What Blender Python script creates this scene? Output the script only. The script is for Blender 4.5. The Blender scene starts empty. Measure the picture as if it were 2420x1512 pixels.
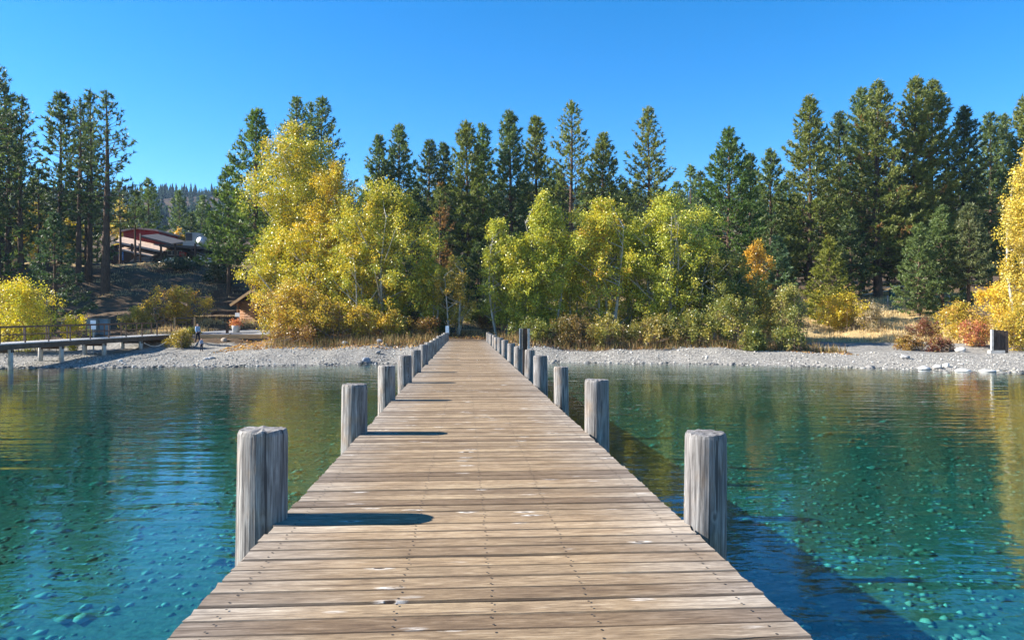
import bpy, math, random
import numpy as np
from mathutils import Vector, Matrix

random.seed(11)
rng = np.random.default_rng(11)
scn = bpy.context.scene
C = scn.collection

# ------------------------------------------------------------------ camera
F, CX, HY, CAMZ = 1747.0, 1210.0, 762.0, 3.0      # photo measured at 2420 px wide
cam_d = bpy.data.cameras.new('camera')
cam_d.sensor_width = 36.0
cam_d.lens = 36.0 * F / 2420.0
cam_d.shift_y = 6.0 / 2420.0
cam_d.clip_start = 0.05
cam_d.clip_end = 6000
cam = bpy.data.objects.new('camera', cam_d)
cam.location = (0, 0, CAMZ)
cam.rotation_euler = (math.radians(90), 0, 0)
C.objects.link(cam)
scn.camera = cam

# ------------------------------------------------------------------ sky and sun
SUN_EL = math.radians(31)
w = bpy.data.worlds.new('World'); scn.world = w; w.use_nodes = True
nt = w.node_tree; nt.nodes.clear()
sky = nt.nodes.new('ShaderNodeTexSky'); sky.sky_type = 'NISHITA'; sky.sun_disc = False
sky.sun_elevation = SUN_EL; sky.sun_rotation = math.radians(-90)
sky.altitude = 1900; sky.air_density = 1.0; sky.dust_density = 0.35; sky.ozone_density = 2.5
hs = nt.nodes.new('ShaderNodeHueSaturation'); hs.inputs['Saturation'].default_value = 1.4
bg = nt.nodes.new('ShaderNodeBackground'); bg.inputs['Strength'].default_value = 0.086
wo = nt.nodes.new('ShaderNodeOutputWorld')
nt.links.new(sky.outputs[0], hs.inputs['Color']); nt.links.new(hs.outputs[0], bg.inputs[0]); nt.links.new(bg.outputs[0], wo.inputs[0])
sun_d = bpy.data.lights.new('sun', 'SUN'); sun_d.energy = 5.0; sun_d.angle = math.radians(0.5); sun_d.color = (1.0, 0.945, 0.85)
sun = bpy.data.objects.new('sun', sun_d); C.objects.link(sun)
sun.rotation_euler = Vector((math.cos(SUN_EL), 0.0, -math.sin(SUN_EL))).to_track_quat('-Z', 'Y').to_euler()
sun.location = (-60, 0, 60)
scn.view_settings.view_transform = 'Standard'; scn.view_settings.look = 'None'
scn.view_settings.exposure = 1.68; scn.view_settings.gamma = 1.0
scn.view_settings.use_curve_mapping = False
scn.render.engine = 'CYCLES'
scn.cycles.max_bounces = 6; scn.cycles.transparent_max_bounces = 12

# ------------------------------------------------------------------ helpers
def at(px, py, Z):
    return Vector(((px - CX) / F * Z, Z, CAMZ - (py - HY) / F * Z))
def xof(px, Z): return (px - CX) / F * Z
def zof(py, Z): return CAMZ - (py - HY) / F * Z

def tag(o, label=None, cat=None, group=None, kind=None):
    if label: o['label'] = label
    if cat: o['category'] = cat
    if group: o['group'] = group
    if kind: o['kind'] = kind
    return o

def empty(name, loc=(0, 0, 0), rz=0.0, label=None, cat=None, group=None):
    o = bpy.data.objects.new(name, None); C.objects.link(o)
    o.empty_display_size = 0.3
    o.location = loc; o.rotation_euler = (0, 0, rz)
    return tag(o, label, cat, group)

def link(name, me, parent=None, loc=None, rot=None):
    o = bpy.data.objects.new(name, me); C.objects.link(o)
    if parent: o.parent = parent
    if loc is not None: o.location = loc
    if rot is not None: o.rotation_euler = rot
    return o

def np_mesh(name, V, Fc, mat=None, tint=None, smooth=False, mats=None, midx=None):
    """V n x 3, Fc m x k uniform polygons, tint m x 3 face colours."""
    V = np.asarray(V, dtype=np.float32); Fc = np.asarray(Fc, dtype=np.int32)
    me = bpy.data.meshes.new(name)
    m, k = Fc.shape
    me.vertices.add(len(V)); me.vertices.foreach_set('co', V.ravel())
    me.loops.add(m * k); me.loops.foreach_set('vertex_index', Fc.ravel())
    me.polygons.add(m)
    me.polygons.foreach_set('loop_start', np.arange(0, m * k, k, dtype=np.int32))
    if smooth: me.polygons.foreach_set('use_smooth', np.ones(m, dtype=bool))
    me.update(calc_edges=True)
    if tint is not None:
        a = me.attributes.new('tint', 'FLOAT_COLOR', 'FACE')
        t = np.ones((m, 4), dtype=np.float32); t[:, :3] = tint
        a.data.foreach_set('color', t.ravel())
    if mat: me.materials.append(mat)
    return me

class MB:
    """collects mixed polygons into one mesh"""
    def __init__(s): s.v = []; s.f = []
    def add(s, vs, fs):
        o = len(s.v); s.v += [tuple(v) for v in vs]; s.f += [tuple(i + o for i in f) for f in fs]; return s
    def box(s, c, d, rz=0.0):
        x, y, z = d[0] / 2, d[1] / 2, d[2] / 2
        cs, sn = math.cos(rz), math.sin(rz)
        vs = []
        for k in (-z, z):
            for (i, j) in ((-x, -y), (x, -y), (x, y), (-x, y)):
                vs.append((c[0] + i * cs - j * sn, c[1] + i * sn + j * cs, c[2] + k))
        return s.add(vs, [(3, 2, 1, 0), (4, 5, 6, 7), (0, 1, 5, 4), (1, 2, 6, 5), (2, 3, 7, 6), (3, 0, 4, 7)])
    def bar(s, a, b, wd, ht):
        a, b = Vector(a), Vector(b); d = (b - a).normalized()
        up = Vector((0, 0, 1)) if abs(d.z) < .95 else Vector((0, 1, 0))
        sx = d.cross(up).normalized() * wd / 2; uy = sx.cross(d).normalized() * ht / 2
        vs = [p + q for p in (a, b) for q in (-sx - uy, sx - uy, sx + uy, -sx + uy)]
        return s.add(vs, [(3, 2, 1, 0), (4, 5, 6, 7), (0, 1, 5, 4), (1, 2, 6, 5), (2, 3, 7, 6), (3, 0, 4, 7)])
    def tube(s, pts, rad, n=8, caps=True):
        pts = [Vector(p) for p in pts]; o = len(s.v)
        for i, p in enumerate(pts):
            d = (pts[min(i + 1, len(pts) - 1)] - pts[max(i - 1, 0)]).normalized()
            up = Vector((0, 1, 0)) if abs(d.z) > .7 else Vector((0, 0, 1))
            a = d.cross(up).normalized(); b = d.cross(a).normalized()
            for k in range(n):
                t = 2 * math.pi * k / n
                s.v.append(tuple(p + (a * math.cos(t) + b * math.sin(t)) * rad[i]))
        for i in range(len(pts) - 1):
            for k in range(n):
                k2 = (k + 1) % n
                s.f.append((o + i * n + k, o + i * n + k2, o + (i + 1) * n + k2, o + (i + 1) * n + k))
        if caps:
            s.f.append(tuple(o + k for k in range(n - 1, -1, -1)))
            s.f.append(tuple(o + (len(pts) - 1) * n + k for k in range(n)))
        return s
    def prism(s, poly, y0, y1):
        """polygon in xz extruded along y"""
        n = len(poly)
        vs = [(p[0], y0, p[1]) for p in poly] + [(p[0], y1, p[1]) for p in poly]
        fs = [tuple(range(n)), tuple(range(2 * n - 1, n - 1, -1))]
        fs += [(i, i + n, (i + 1) % n + n, (i + 1) % n) for i in range(n)]
        return s.add(vs, fs)
    def build(s, name, mat, parent=None, smooth=False, loc=None, rot=None):
        me = bpy.data.meshes.new(name); me.from_pydata(s.v, [], s.f); me.update()
        if smooth: me.polygons.foreach_set('use_smooth', [True] * len(me.polygons))
        if mat: me.materials.append(mat)
        return link(name, me, parent, loc, rot)

# ------------------------------------------------------------------ materials
def mat_new(name):
    m = bpy.data.materials.new(name); m.use_nodes = True
    n = m.node_tree; n.nodes.clear()
    out = n.nodes.new('ShaderNodeOutputMaterial')
    return m, n, out
def N(n, t, **kw):
    x = n.nodes.new(t)
    for k, v in kw.items():
        if k in x.inputs: x.inputs[k].default_value = v
        else: setattr(x, k, v)
    return x
def ramp(n, stops, src=None, interp='LINEAR'):
    r = n.nodes.new('ShaderNodeValToRGB'); r.color_ramp.interpolation = interp
    e = r.color_ramp.elements
    while len(e) > len(stops): e.remove(e[-1])
    while len(e) < len(stops): e.new(1.0)
    for k, (p, c) in enumerate(stops):
        e[k].position = p; e[k].color = (c[0], c[1], c[2], 1) if len(c) == 3 else c
    if src: n.links.new(src, r.inputs[0])
    return r
def mix(n, fac, a, b, typ='MIX'):
    x = n.nodes.new('ShaderNodeMix'); x.data_type = 'RGBA'; x.blend_type = typ
    for sock, v in ((x.inputs[0], fac), (x.inputs[6], a), (x.inputs[7], b)):
        if hasattr(v, 'is_linked') or hasattr(v, 'links'): n.links.new(v, sock)
        else: sock.default_value = v if not isinstance(v, tuple) or len(v) == 4 else (*v, 1)
    return x.outputs[2]
def math_n(n, op, a, b=None, clamp=False):
    x = n.nodes.new('ShaderNodeMath'); x.operation = op; x.use_clamp = clamp
    for i, v in enumerate((a, b)):
        if v is None: continue
        if hasattr(v, 'links'): n.links.new(v, x.inputs[i])
        else: x.inputs[i].default_value = v
    return x.outputs[0]
def mapping(n, src, scale, loc=None):
    mp = n.nodes.new('ShaderNodeMapping'); mp.inputs['Scale'].default_value = scale
    n.links.new(src, mp.inputs['Vector'])
    if loc is not None: n.links.new(loc, mp.inputs['Location'])
    return mp.outputs[0]

def plain(name, col, rough=0.7, metal=0.0, noise=0.15, scale=3.0, spec=0.3):
    m, n, out = mat_new(name)
    p = N(n, 'ShaderNodeBsdfPrincipled', Roughness=rough, Metallic=metal)
    p.inputs['Specular IOR Level'].default_value = spec
    tc = N(n, 'ShaderNodeTexCoord'); nz = N(n, 'ShaderNodeTexNoise', Scale=scale, Detail=5.0)
    n.links.new(tc.outputs['Object'], nz.inputs['Vector'])
    lo = tuple(c * (1 - noise) for c in col); hi = tuple(min(1, c * (1 + noise)) for c in col)
    r = ramp(n, [(0.3, lo), (0.7, hi)], nz.outputs[0])
    n.links.new(r.outputs[0], p.inputs['Base Color']); n.links.new(p.outputs[0], out.inputs[0])
    return m

def mat_tint(name, rough=0.55, transl=0.3, spec=0.3, gain=(1, 1, 1)):
    m, n, out = mat_new(name)
    a = N(n, 'ShaderNodeAttribute', attribute_name='tint')
    p = N(n, 'ShaderNodeBsdfPrincipled', Roughness=rough); p.inputs['Specular IOR Level'].default_value = spec
    n.links.new(a.outputs['Color'], p.inputs['Base Color'])
    if transl > 0:
        t = N(n, 'ShaderNodeBsdfTranslucent')
        g = mix(n, 1.0, a.outputs['Color'], (*gain, 1), 'MULTIPLY')
        n.links.new(g, t.inputs['Color'])
        ms = N(n, 'ShaderNodeMixShader'); ms.inputs[0].default_value = transl
        n.links.new(p.outputs[0], ms.inputs[1]); n.links.new(t.outputs[0], ms.inputs[2])
        n.links.new(ms.outputs[0], out.inputs[0])
    else: n.links.new(p.outputs[0], out.inputs[0])
    return m

def mat_plank():
    m, n, out = mat_new('weathered_plank_wood')
    tc = N(n, 'ShaderNodeTexCoord'); oi = N(n, 'ShaderNodeObjectInfo')
    off = N(n, 'ShaderNodeCombineXYZ')
    n.links.new(math_n(n, 'MULTIPLY', oi.outputs['Random'], 173.0), off.inputs[0])
    n.links.new(math_n(n, 'MULTIPLY', oi.outputs['Random'], 71.0), off.inputs[1])
    add = N(n, 'ShaderNodeVectorMath', operation='ADD')
    n.links.new(tc.outputs['Object'], add.inputs[0]); n.links.new(off.outputs[0], add.inputs[1])
    co = add.outputs[0]
    # knots bend the grain
    vk = N(n, 'ShaderNodeTexVoronoi', Scale=1.0); vk.inputs['Randomness'].default_value = 1.0
    n.links.new(mapping(n, co, (1.9, 6.2, 0.001)), vk.inputs['Vector'])
    dist = vk.outputs['Distance']
    kn_on = math_n(n, 'GREATER_THAN', N_sep(n, vk.outputs['Color']), 0.12)
    g1 = N(n, 'ShaderNodeTexNoise', Scale=1.0, Detail=7.0, Roughness=0.7, Distortion=0.4)
    n.links.new(mapping(n, co, (4.2, 34.0, 34.0)), g1.inputs['Vector'])
    g2 = N(n, 'ShaderNodeTexNoise', Scale=1.0, Detail=4.0, Roughness=0.6)
    n.links.new(mapping(n, co, (11.0, 110.0, 110.0)), g2.inputs['Vector'])
    g3 = N(n, 'ShaderNodeTexNoise', Scale=1.0, Detail=4.0, Roughness=0.6)
    n.links.new(mapping(n, co, (0.9, 3.0, 1.0)), g3.inputs['Vector'])
    base = ramp(n, [(0.22, (0.085, 0.062, 0.045)), (0.4, (0.208, 0.155, 0.103)), (0.55, (0.3, 0.231, 0.155)), (0.76, (0.47, 0.4, 0.31))], g1.outputs[0])
    fine = ramp(n, [(0.3, (0.62, 0.6, 0.58)), (0.6, (1.06, 1.05, 1.03))], g2.outputs[0])
    col = mix(n, 1.0, base.outputs[0], fine.outputs[0], 'MULTIPLY')
    patch = ramp(n, [(0.35, (0.78, 0.74, 0.72)), (0.65, (1.12, 1.1, 1.05))], g3.outputs[0])
    col = mix(n, 1.0, col, patch.outputs[0], 'MULTIPLY')
    # bleached silver towards the untrodden plank ends
    sx = N(n, 'ShaderNodeSeparateXYZ'); n.links.new(tc.outputs['Object'], sx.inputs[0])
    ax = math_n(n, 'ABSOLUTE', sx.outputs[0])
    endw = ramp(n, [(0.0, (0, 0, 0)), (1.0, (1, 1, 1))], math_n(n, 'ADD', math_n(n, 'MULTIPLY', math_n(n, 'SUBTRACT', ax, 0.75), 1.1), math_n(n, 'MULTIPLY', math_n(n, 'SUBTRACT', g3.outputs[0], 0.5), 1.4), True))
    hsv = N(n, 'ShaderNodeHueSaturation', Saturation=0.3, Value=1.15); n.links.new(col, hsv.inputs['Color'])
    col = mix(n, math_n(n, 'MULTIPLY', endw.outputs[0], 0.72), col, hsv.outputs[0])
    # per plank tone
    tone = ramp(n, [(0.0, (0.6, 0.55, 0.52)), (0.15, (0.78, 0.74, 0.7)), (0.35, (1.12, 1.1, 1.06)), (0.55, (0.85, 0.81, 0.77)), (0.8, (1.05, 1.0, 0.93)), (1.0, (1.3, 1.28, 1.24))], oi.outputs['Random'])
    col = mix(n, 1.0, col, tone.outputs[0], 'MULTIPLY')
    # grime along the long edges, with the shade of the gaps painted in
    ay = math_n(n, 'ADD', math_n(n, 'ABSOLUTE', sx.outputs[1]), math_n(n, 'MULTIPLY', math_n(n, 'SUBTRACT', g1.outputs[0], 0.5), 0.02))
    grime_shade = ramp(n, [(0.0, (0, 0, 0)), (1.0, (1, 1, 1))], math_n(n, 'MULTIPLY', math_n(n, 'SUBTRACT', ay, 0.0755), 110.0, True))
    col = mix(n, math_n(n, 'MULTIPLY', grime_shade.outputs[0], 0.7), col, (0.06, 0.042, 0.03, 1))
    # cracks
    cr = N(n, 'ShaderNodeTexNoise', Scale=1.0, Detail=2.0, Roughness=0.5)
    n.links.new(mapping(n, co, (0.8, 40.0, 1.0)), cr.inputs['Vector'])
    crm = ramp(n, [(0.655, (0, 0, 0)), (0.69, (1, 1, 1))], cr.outputs[0])
    col = mix(n, math_n(n, 'MULTIPLY', crm.outputs[0], 0.75), col, (0.07, 0.045, 0.03, 1))
    # knots: pale splintered ring and dark heart
    ring = ramp(n, [(0.0, (0, 0, 0)), (0.05, (0, 0, 0)), (0.07, (1, 1, 1)), (0.12, (0.55, 0.55, 0.55)), (0.19, (0, 0, 0))], dist)
    heart = ramp(n, [(0.035, (1, 1, 1)), (0.08, (0, 0, 0))], dist)
    col = mix(n, math_n(n, 'MULTIPLY', math_n(n, 'MULTIPLY', ring.outputs[0], kn_on), ramp(n, [(0.42, (0, 0, 0)), (0.55, (1, 1, 1))], g2.outputs[0]).outputs[0]), col, (0.66, 0.61, 0.55, 1))
    col = mix(n, math_n(n, 'MULTIPLY', math_n(n, 'MULTIPLY', heart.outputs[0], kn_on), 0.95), col, (0.03, 0.02, 0.015, 1))
    p = N(n, 'ShaderNodeBsdfPrincipled', Roughness=0.85); p.inputs['Specular IOR Level'].default_value = 0.2
    n.links.new(col, p.inputs['Base Color'])
    hgt = math_n(n, 'ADD', math_n(n, 'MULTIPLY', g1.outputs[0], 0.8), math_n(n, 'MULTIPLY', g2.outputs[0], 0.45))
    hgt = math_n(n, 'SUBTRACT', hgt, math_n(n, 'MULTIPLY', crm.outputs[0], 0.8))
    hgt = math_n(n, 'ADD', hgt, math_n(n, 'MULTIPLY', math_n(n, 'MULTIPLY', ring.outputs[0], kn_on), 0.9))
    b = N(n, 'ShaderNodeBump', Strength=0.8, Distance=0.005)
    n.links.new(hgt, b.inputs['Height']); n.links.new(b.outputs[0], p.inputs['Normal'])
    n.links.new(p.outputs[0], out.inputs[0])
    return m
def N_sep(n, src):
    s = n.nodes.new('ShaderNodeSeparateColor'); n.links.new(src, s.inputs[0]); return s.outputs[0]

def mat_post():
    m, n, out = mat_new('silvered_post_wood')
    tc = N(n, 'ShaderNodeTexCoord'); oi = N(n, 'ShaderNodeObjectInfo')
    off = N(n, 'ShaderNodeCombineXYZ'); n.links.new(math_n(n, 'MULTIPLY', oi.outputs['Random'], 50.0), off.inputs[2])
    add = N(n, 'ShaderNodeVectorMath', operation='ADD'); n.links.new(tc.outputs['Object'], add.inputs[0]); n.links.new(off.outputs[0], add.inputs[1])
    co = add.outputs[0]
    g1 = N(n, 'ShaderNodeTexNoise', Scale=1.0, Detail=6.0, Roughness=0.65, Distortion=0.3)
    n.links.new(mapping(n, co, (24, 24, 2.6)), g1.inputs['Vector'])
    g2 = N(n, 'ShaderNodeTexNoise', Scale=1.0, Detail=3.0)
    n.links.new(mapping(n, co, (85, 85, 2.5)), g2.inputs['Vector'])
    g3 = N(n, 'ShaderNodeTexNoise', Scale=5.0, Detail=4.0); n.links.new(co, g3.inputs['Vector'])
    base = ramp(n, [(0.25, (0.06, 0.056, 0.053)), (0.42, (0.17, 0.16, 0.152)), (0.58, (0.27, 0.258, 0.245)), (0.78, (0.42, 0.405, 0.39))], g1.outputs[0])
    fine = ramp(n, [(0.3, (0.55, 0.54, 0.53)), (0.62, (1.08, 1.08, 1.08))], g2.outputs[0])
    col = mix(n, 1.0, base.outputs[0], fine.outputs[0], 'MULTIPLY')
    warm = ramp(n, [(0.52, (0, 0, 0)), (0.7, (0.55, 0.55, 0.55))], g3.outputs[0])
    col = mix(n, warm.outputs[0], col, mix(n, 1.0, col, (1.1, 0.86, 0.62, 1), 'MULTIPLY'))
    tone = ramp(n, [(0.0, (0.8, 0.8, 0.82)), (1.0, (1.12, 1.08, 1.03))], oi.outputs['Random'])
    col = mix(n, 1.0, col, tone.outputs[0], 'MULTIPLY')
    cr = N(n, 'ShaderNodeTexNoise', Scale=1.0, Detail=1.5)
    n.links.new(mapping(n, co, (34, 34, 1.1)), cr.inputs['Vector'])
    crm = ramp(n, [(0.625, (0, 0, 0)), (0.655, (1, 1, 1))], cr.outputs[0])
    col = mix(n, math_n(n, 'MULTIPLY', crm.outputs[0], 0.85), col, (0.05, 0.045, 0.045, 1))
    vk = N(n, 'ShaderNodeTexVoronoi', Scale=1.0); n.links.new(mapping(n, co, (4.5, 4.5, 2.6)), vk.inputs['Vector'])
    kn = ramp(n, [(0.07, (1, 1, 1)), (0.1, (0, 0, 0))], vk.outputs['Distance'])
    rg = ramp(n, [(0.09, (0, 0, 0)), (0.12, (1, 1, 1)), (0.17, (0, 0, 0))], vk.outputs['Distance'])
    col = mix(n, math_n(n, 'MULTIPLY', rg.outputs[0], 0.12), col, (0.66, 0.63, 0.6, 1))
    col = mix(n, math_n(n, 'MULTIPLY', kn.outputs[0], 0.8), col, (0.08, 0.07, 0.06, 1))
    p = N(n, 'ShaderNodeBsdfPrincipled', Roughness=0.85); p.inputs['Specular IOR Level'].default_value = 0.2
    n.links.new(col, p.inputs['Base Color'])
    hgt = math_n(n, 'SUBTRACT', math_n(n, 'ADD', g1.outputs[0], math_n(n, 'MULTIPLY', g2.outputs[0], 0.5)), math_n(n, 'MULTIPLY', crm.outputs[0], 1.0))
    b = N(n, 'ShaderNodeBump', Strength=0.9, Distance=0.0035)
    n.links.new(hgt, b.inputs['Height']); n.links.new(b.outputs[0], p.inputs['Normal'])
    n.links.new(p.outputs[0], out.inputs[0])
    return m

def mat_water():
    m, n, out = mat_new('clear_lake_water')
    ge = N(n, 'ShaderNodeNewGeometry'); co = ge.outputs['Position']
    a = N(n, 'ShaderNodeTexNoise', Scale=1.0, Detail=2.5, Roughness=0.5, Distortion=0.35); n.links.new(mapping(n, co, (2.4, 5.2, 1)), a.inputs['Vector'])
    b = N(n, 'ShaderNodeTexNoise', Scale=1.0, Detail=1.0, Roughness=0.5); n.links.new(mapping(n, co, (0.5, 1.5, 1)), b.inputs['Vector'])
    st_ = N(n, 'ShaderNodeTexNoise', Scale=1.0, Detail=1.0); n.links.new(mapping(n, co, (0.16, 1.9, 1)), st_.inputs['Vector'])
    msk = N(n, 'ShaderNodeTexNoise', Scale=0.11, Detail=2.0); n.links.new(co, msk.inputs['Vector'])
    amp = ramp(n, [(0.36, (0.28, 0.28, 0.28)), (0.62, (1, 1, 1))], msk.outputs[0])
    h = math_n(n, 'ADD', math_n(n, 'MULTIPLY', math_n(n, 'MULTIPLY', a.outputs[0], 0.0115), amp.outputs[0]), math_n(n, 'ADD', math_n(n, 'MULTIPLY', b.outputs[0], 0.02), math_n(n, 'MULTIPLY', st_.outputs[0], 0.011)))
    bp = N(n, 'ShaderNodeBump', Strength=1.0, Distance=1.0); n.links.new(h, bp.inputs['Height'])
    lw = N(n, 'ShaderNodeLayerWeight', Blend=0.5); n.links.new(bp.outputs[0], lw.inputs['Normal'])
    frs = math_n(n, 'ADD', math_n(n, 'MULTIPLY', math_n(n, 'POWER', lw.outputs['Facing'], 4.3), 0.975), 0.025, True)
    gl = N(n, 'ShaderNodeBsdfGlossy', Roughness=0.015); n.links.new(bp.outputs[0], gl.inputs['Normal'])
    tr = N(n, 'ShaderNodeBsdfTransparent'); tr.inputs['Color'].default_value = (0.92, 0.97, 0.97, 1)
    ms = N(n, 'ShaderNodeMixShader'); n.links.new(frs, ms.inputs[0])
    n.links.new(tr.outputs[0], ms.inputs[1]); n.links.new(gl.outputs[0], ms.inputs[2])
    n.links.new(ms.outputs[0], out.inputs[0])
    va = N(n, 'ShaderNodeVolumeAbsorption', Density=0.4); va.inputs['Color'].default_value = (0.2, 0.74, 0.745, 1)
    n.links.new(va.outputs[0], out.inputs['Volume'])
    return m

def mat_ground():
    m, n, out = mat_new('shore_ground')
    at_ = N(n, 'ShaderNodeAttribute', attribute_name='zone'); sc = N(n, 'ShaderNodeSeparateColor'); n.links.new(at_.outputs['Color'], sc.inputs[0])
    ge = N(n, 'ShaderNodeNewGeometry'); co = ge.outputs['Position']
    n1 = N(n, 'ShaderNodeTexNoise', Scale=0.8, Detail=8.0, Roughness=0.65); n.links.new(co, n1.inputs['Vector'])
    n2 = N(n, 'ShaderNodeTexNoise', Scale=7.0, Detail=6.0, Roughness=0.7); n.links.new(co, n2.inputs['Vector'])
    vo = N(n, 'ShaderNodeTexVoronoi', Scale=6.0); n.links.new(co, vo.inputs['Vector'])
    dirt = ramp(n, [(0.3, (0.04, 0.027, 0.018)), (0.5, (0.095, 0.064, 0.04)), (0.72, (0.18, 0.125, 0.075))], n2.outputs[0])
    grass = ramp(n, [(0.3, (0.24, 0.16, 0.07)), (0.55, (0.42, 0.31, 0.15)), (0.75, (0.55, 0.43, 0.23))], n2.outputs[0])
    gravel = ramp(n, [(0.25, (0.14, 0.134, 0.124)), (0.5, (0.245, 0.235, 0.218)), (0.75, (0.36, 0.345, 0.32))], n2.outputs[0])
    gv = mix(n, 1.0, gravel.outputs[0], ramp(n, [(0.1, (0.6, 0.59, 0.58)), (0.8, (1.1, 1.08, 1.04))], N_sep(n, vo.outputs['Color'])).outputs[0], 'MULTIPLY')
    bed = ramp(n, [(0.3, (0.09, 0.1, 0.07)), (0.7, (0.26, 0.265, 0.195))], n2.outputs[0])
    wob = math_n(n, 'MULTIPLY', math_n(n, 'SUBTRACT', n1.outputs[0], 0.5), 0.9)
    gm = ramp(n, [(0.4, (0, 0, 0)), (0.6, (1, 1, 1))], math_n(n, 'ADD', sc.outputs[1], wob))
    bm = ramp(n, [(0.4, (0, 0, 0)), (0.6, (1, 1, 1))], math_n(n, 'ADD', sc.outputs[0], wob))
    col = mix(n, gm.outputs[0], dirt.outputs[0], grass.outputs[0])
    col = mix(n, bm.outputs[0], col, gv)
    col = mix(n, sc.outputs[2], col, bed.outputs[0])
    p = N(n, 'ShaderNodeBsdfPrincipled', Roughness=0.95); p.inputs['Specular IOR Level'].default_value = 0.1
    n.links.new(col, p.inputs['Base Color'])
    b = N(n, 'ShaderNodeBump', Strength=0.7, Distance=0.08); n.links.new(n2.outputs[0], b.inputs['Height']); n.links.new(b.outputs[0], p.inputs['Normal'])
    n.links.new(p.outputs[0], out.inputs[0])
    return m

def mat_bark(name, lo, hi):
    m, n, out = mat_new(name)
    tc = N(n, 'ShaderNodeTexCoord')
    g = N(n, 'ShaderNodeTexNoise', Scale=1.0, Detail=5.0, Roughness=0.65); n.links.new(mapping(n, tc.outputs['Object'], (9, 9, 1.8)), g.inputs['Vector'])
    r = ramp(n, [(0.3, lo), (0.7, hi)], g.outputs[0])
    p = N(n, 'ShaderNodeBsdfPrincipled', Roughness=0.9); p.inputs['Specular IOR Level'].default_value = 0.15
    n.links.new(r.outputs[0], p.inputs['Base Color'])
    b = N(n, 'ShaderNodeBump', Strength=0.8, Distance=0.03); n.links.new(g.outputs[0], b.inputs['Height']); n.links.new(b.outputs[0], p.inputs['Normal'])
    n.links.new(p.outputs[0], out.inputs[0])
    return m

M = {}
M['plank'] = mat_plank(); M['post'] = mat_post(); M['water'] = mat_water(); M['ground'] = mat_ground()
M['needle'] = mat_tint('pine_needles', 0.5, 0.34, 0.35, (1.15, 1.2, 0.55))
M['far_needle'] = mat_tint('far_conifer_needles', 1.0, 0.0, 0.0)
M['leaf'] = mat_tint('autumn_leaves', 0.4, 0.33, 0.45, (1.25, 1.18, 0.45))
M['grassm'] = mat_tint('dry_grass', 0.7, 0.3, 0.2, (1.1, 1.0, 0.8))
M['stone'] = mat_tint('shore_stone', 0.85, 0.0, 0.2)
M['bark_pine'] = mat_bark('pine_bark', (0.045, 0.03, 0.022), (0.15, 0.095, 0.065))
M['bark_pale'] = mat_bark('pale_aspen_bark', (0.2, 0.18, 0.14), (0.5, 0.47, 0.4))
M['bark_shrub'] = mat_bark('shrub_bark', (0.1, 0.07, 0.05), (0.26, 0.19, 0.14))
M['dark_timber'] = mat_bark('dark_timber', (0.035, 0.025, 0.02), (0.11, 0.075, 0.055))
M['rail_metal'] = plain('brown_rail_metal', (0.09, 0.055, 0.04), 0.5)
M['board_deck'] = plain('pale_boardwalk_deck', (0.5, 0.47, 0.44), 0.85, noise=0.25)
M['piling'] = plain('pale_piling', (0.4, 0.37, 0.33), 0.85, noise=0.3)
M['log'] = plain('varnished_cabin_log', (0.27, 0.125, 0.05), 0.6, noise=0.3, scale=2)
M['roof_brown'] = plain('brown_shingle', (0.1, 0.07, 0.05), 0.9, noise=0.3)
M['fascia'] = plain('tan_fascia', (0.5, 0.3, 0.14), 0.7)
M['red_wall'] = plain('barn_red_wall', (0.26, 0.025, 0.022), 0.7)
M['tan_roof'] = plain('tan_shingle_roof', (0.52, 0.37, 0.27), 0.9, noise=0.2)
M['dark_roof'] = plain('dark_grey_roof', (0.07, 0.065, 0.065), 0.8)
M['dark_wall'] = plain('dark_stained_wall', (0.03, 0.024, 0.022), 0.8)
M['trim'] = plain('grey_trim', (0.42, 0.4, 0.38), 0.6)
M['metal'] = plain('galvanised_metal', (0.45, 0.46, 0.48), 0.4, 0.6, noise=0.1)
M['white'] = plain('white_paint', (0.8, 0.8, 0.8), 0.5, noise=0.04)
M['glass'] = plain('dark_window_glass', (0.03, 0.04, 0.05), 0.08, noise=0.05, spec=0.6)
M['blue_sign'] = plain('blue_sign_paint', (0.04, 0.2, 0.5), 0.5, noise=0.05)
M['dark_car'] = plain('black_car_paint', (0.012, 0.013, 0.016), 0.18, noise=0.02, spec=0.6)
M['green_car'] = plain('grey_green_car_paint', (0.08, 0.11, 0.1), 0.22, noise=0.02, spec=0.6)
M['white_car'] = plain('silver_white_car_paint', (0.62, 0.66, 0.7), 0.22, noise=0.02, spec=0.6)
M['rubber'] = plain('black_rubber', (0.02, 0.02, 0.02), 0.8)
M['asphalt'] = plain('grey_path_asphalt', (0.2, 0.2, 0.21), 0.9, noise=0.2, scale=8)
M['cabinet'] = plain('grey_green_cabinet', (0.16, 0.2, 0.21), 0.6)
M['pot'] = plain('pale_concrete_pot', (0.55, 0.53, 0.5), 0.8)
M['skin'] = plain('skin', (0.5, 0.3, 0.22), 0.6, noise=0.05)
M['hair'] = plain('dark_hair', (0.03, 0.018, 0.012), 0.6)
M['blue_top'] = plain('light_blue_jacket', (0.22, 0.36, 0.55), 0.8)
M['grey_top'] = plain('grey_blue_jumper', (0.2, 0.24, 0.33), 0.8)
M['navy'] = plain('dark_trousers', (0.02, 0.022, 0.035), 0.85)
M['sign_brown'] = plain('dark_brown_post', (0.06, 0.035, 0.022), 0.7)
M['iron'] = plain('nail_iron', (0.03, 0.025, 0.022), 0.6)
M['rope'] = plain('pale_rope', (0.6, 0.57, 0.5), 0.9)
M['green_bin'] = plain('green_bin_plastic', (0.03, 0.12, 0.1), 0.5)

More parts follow.
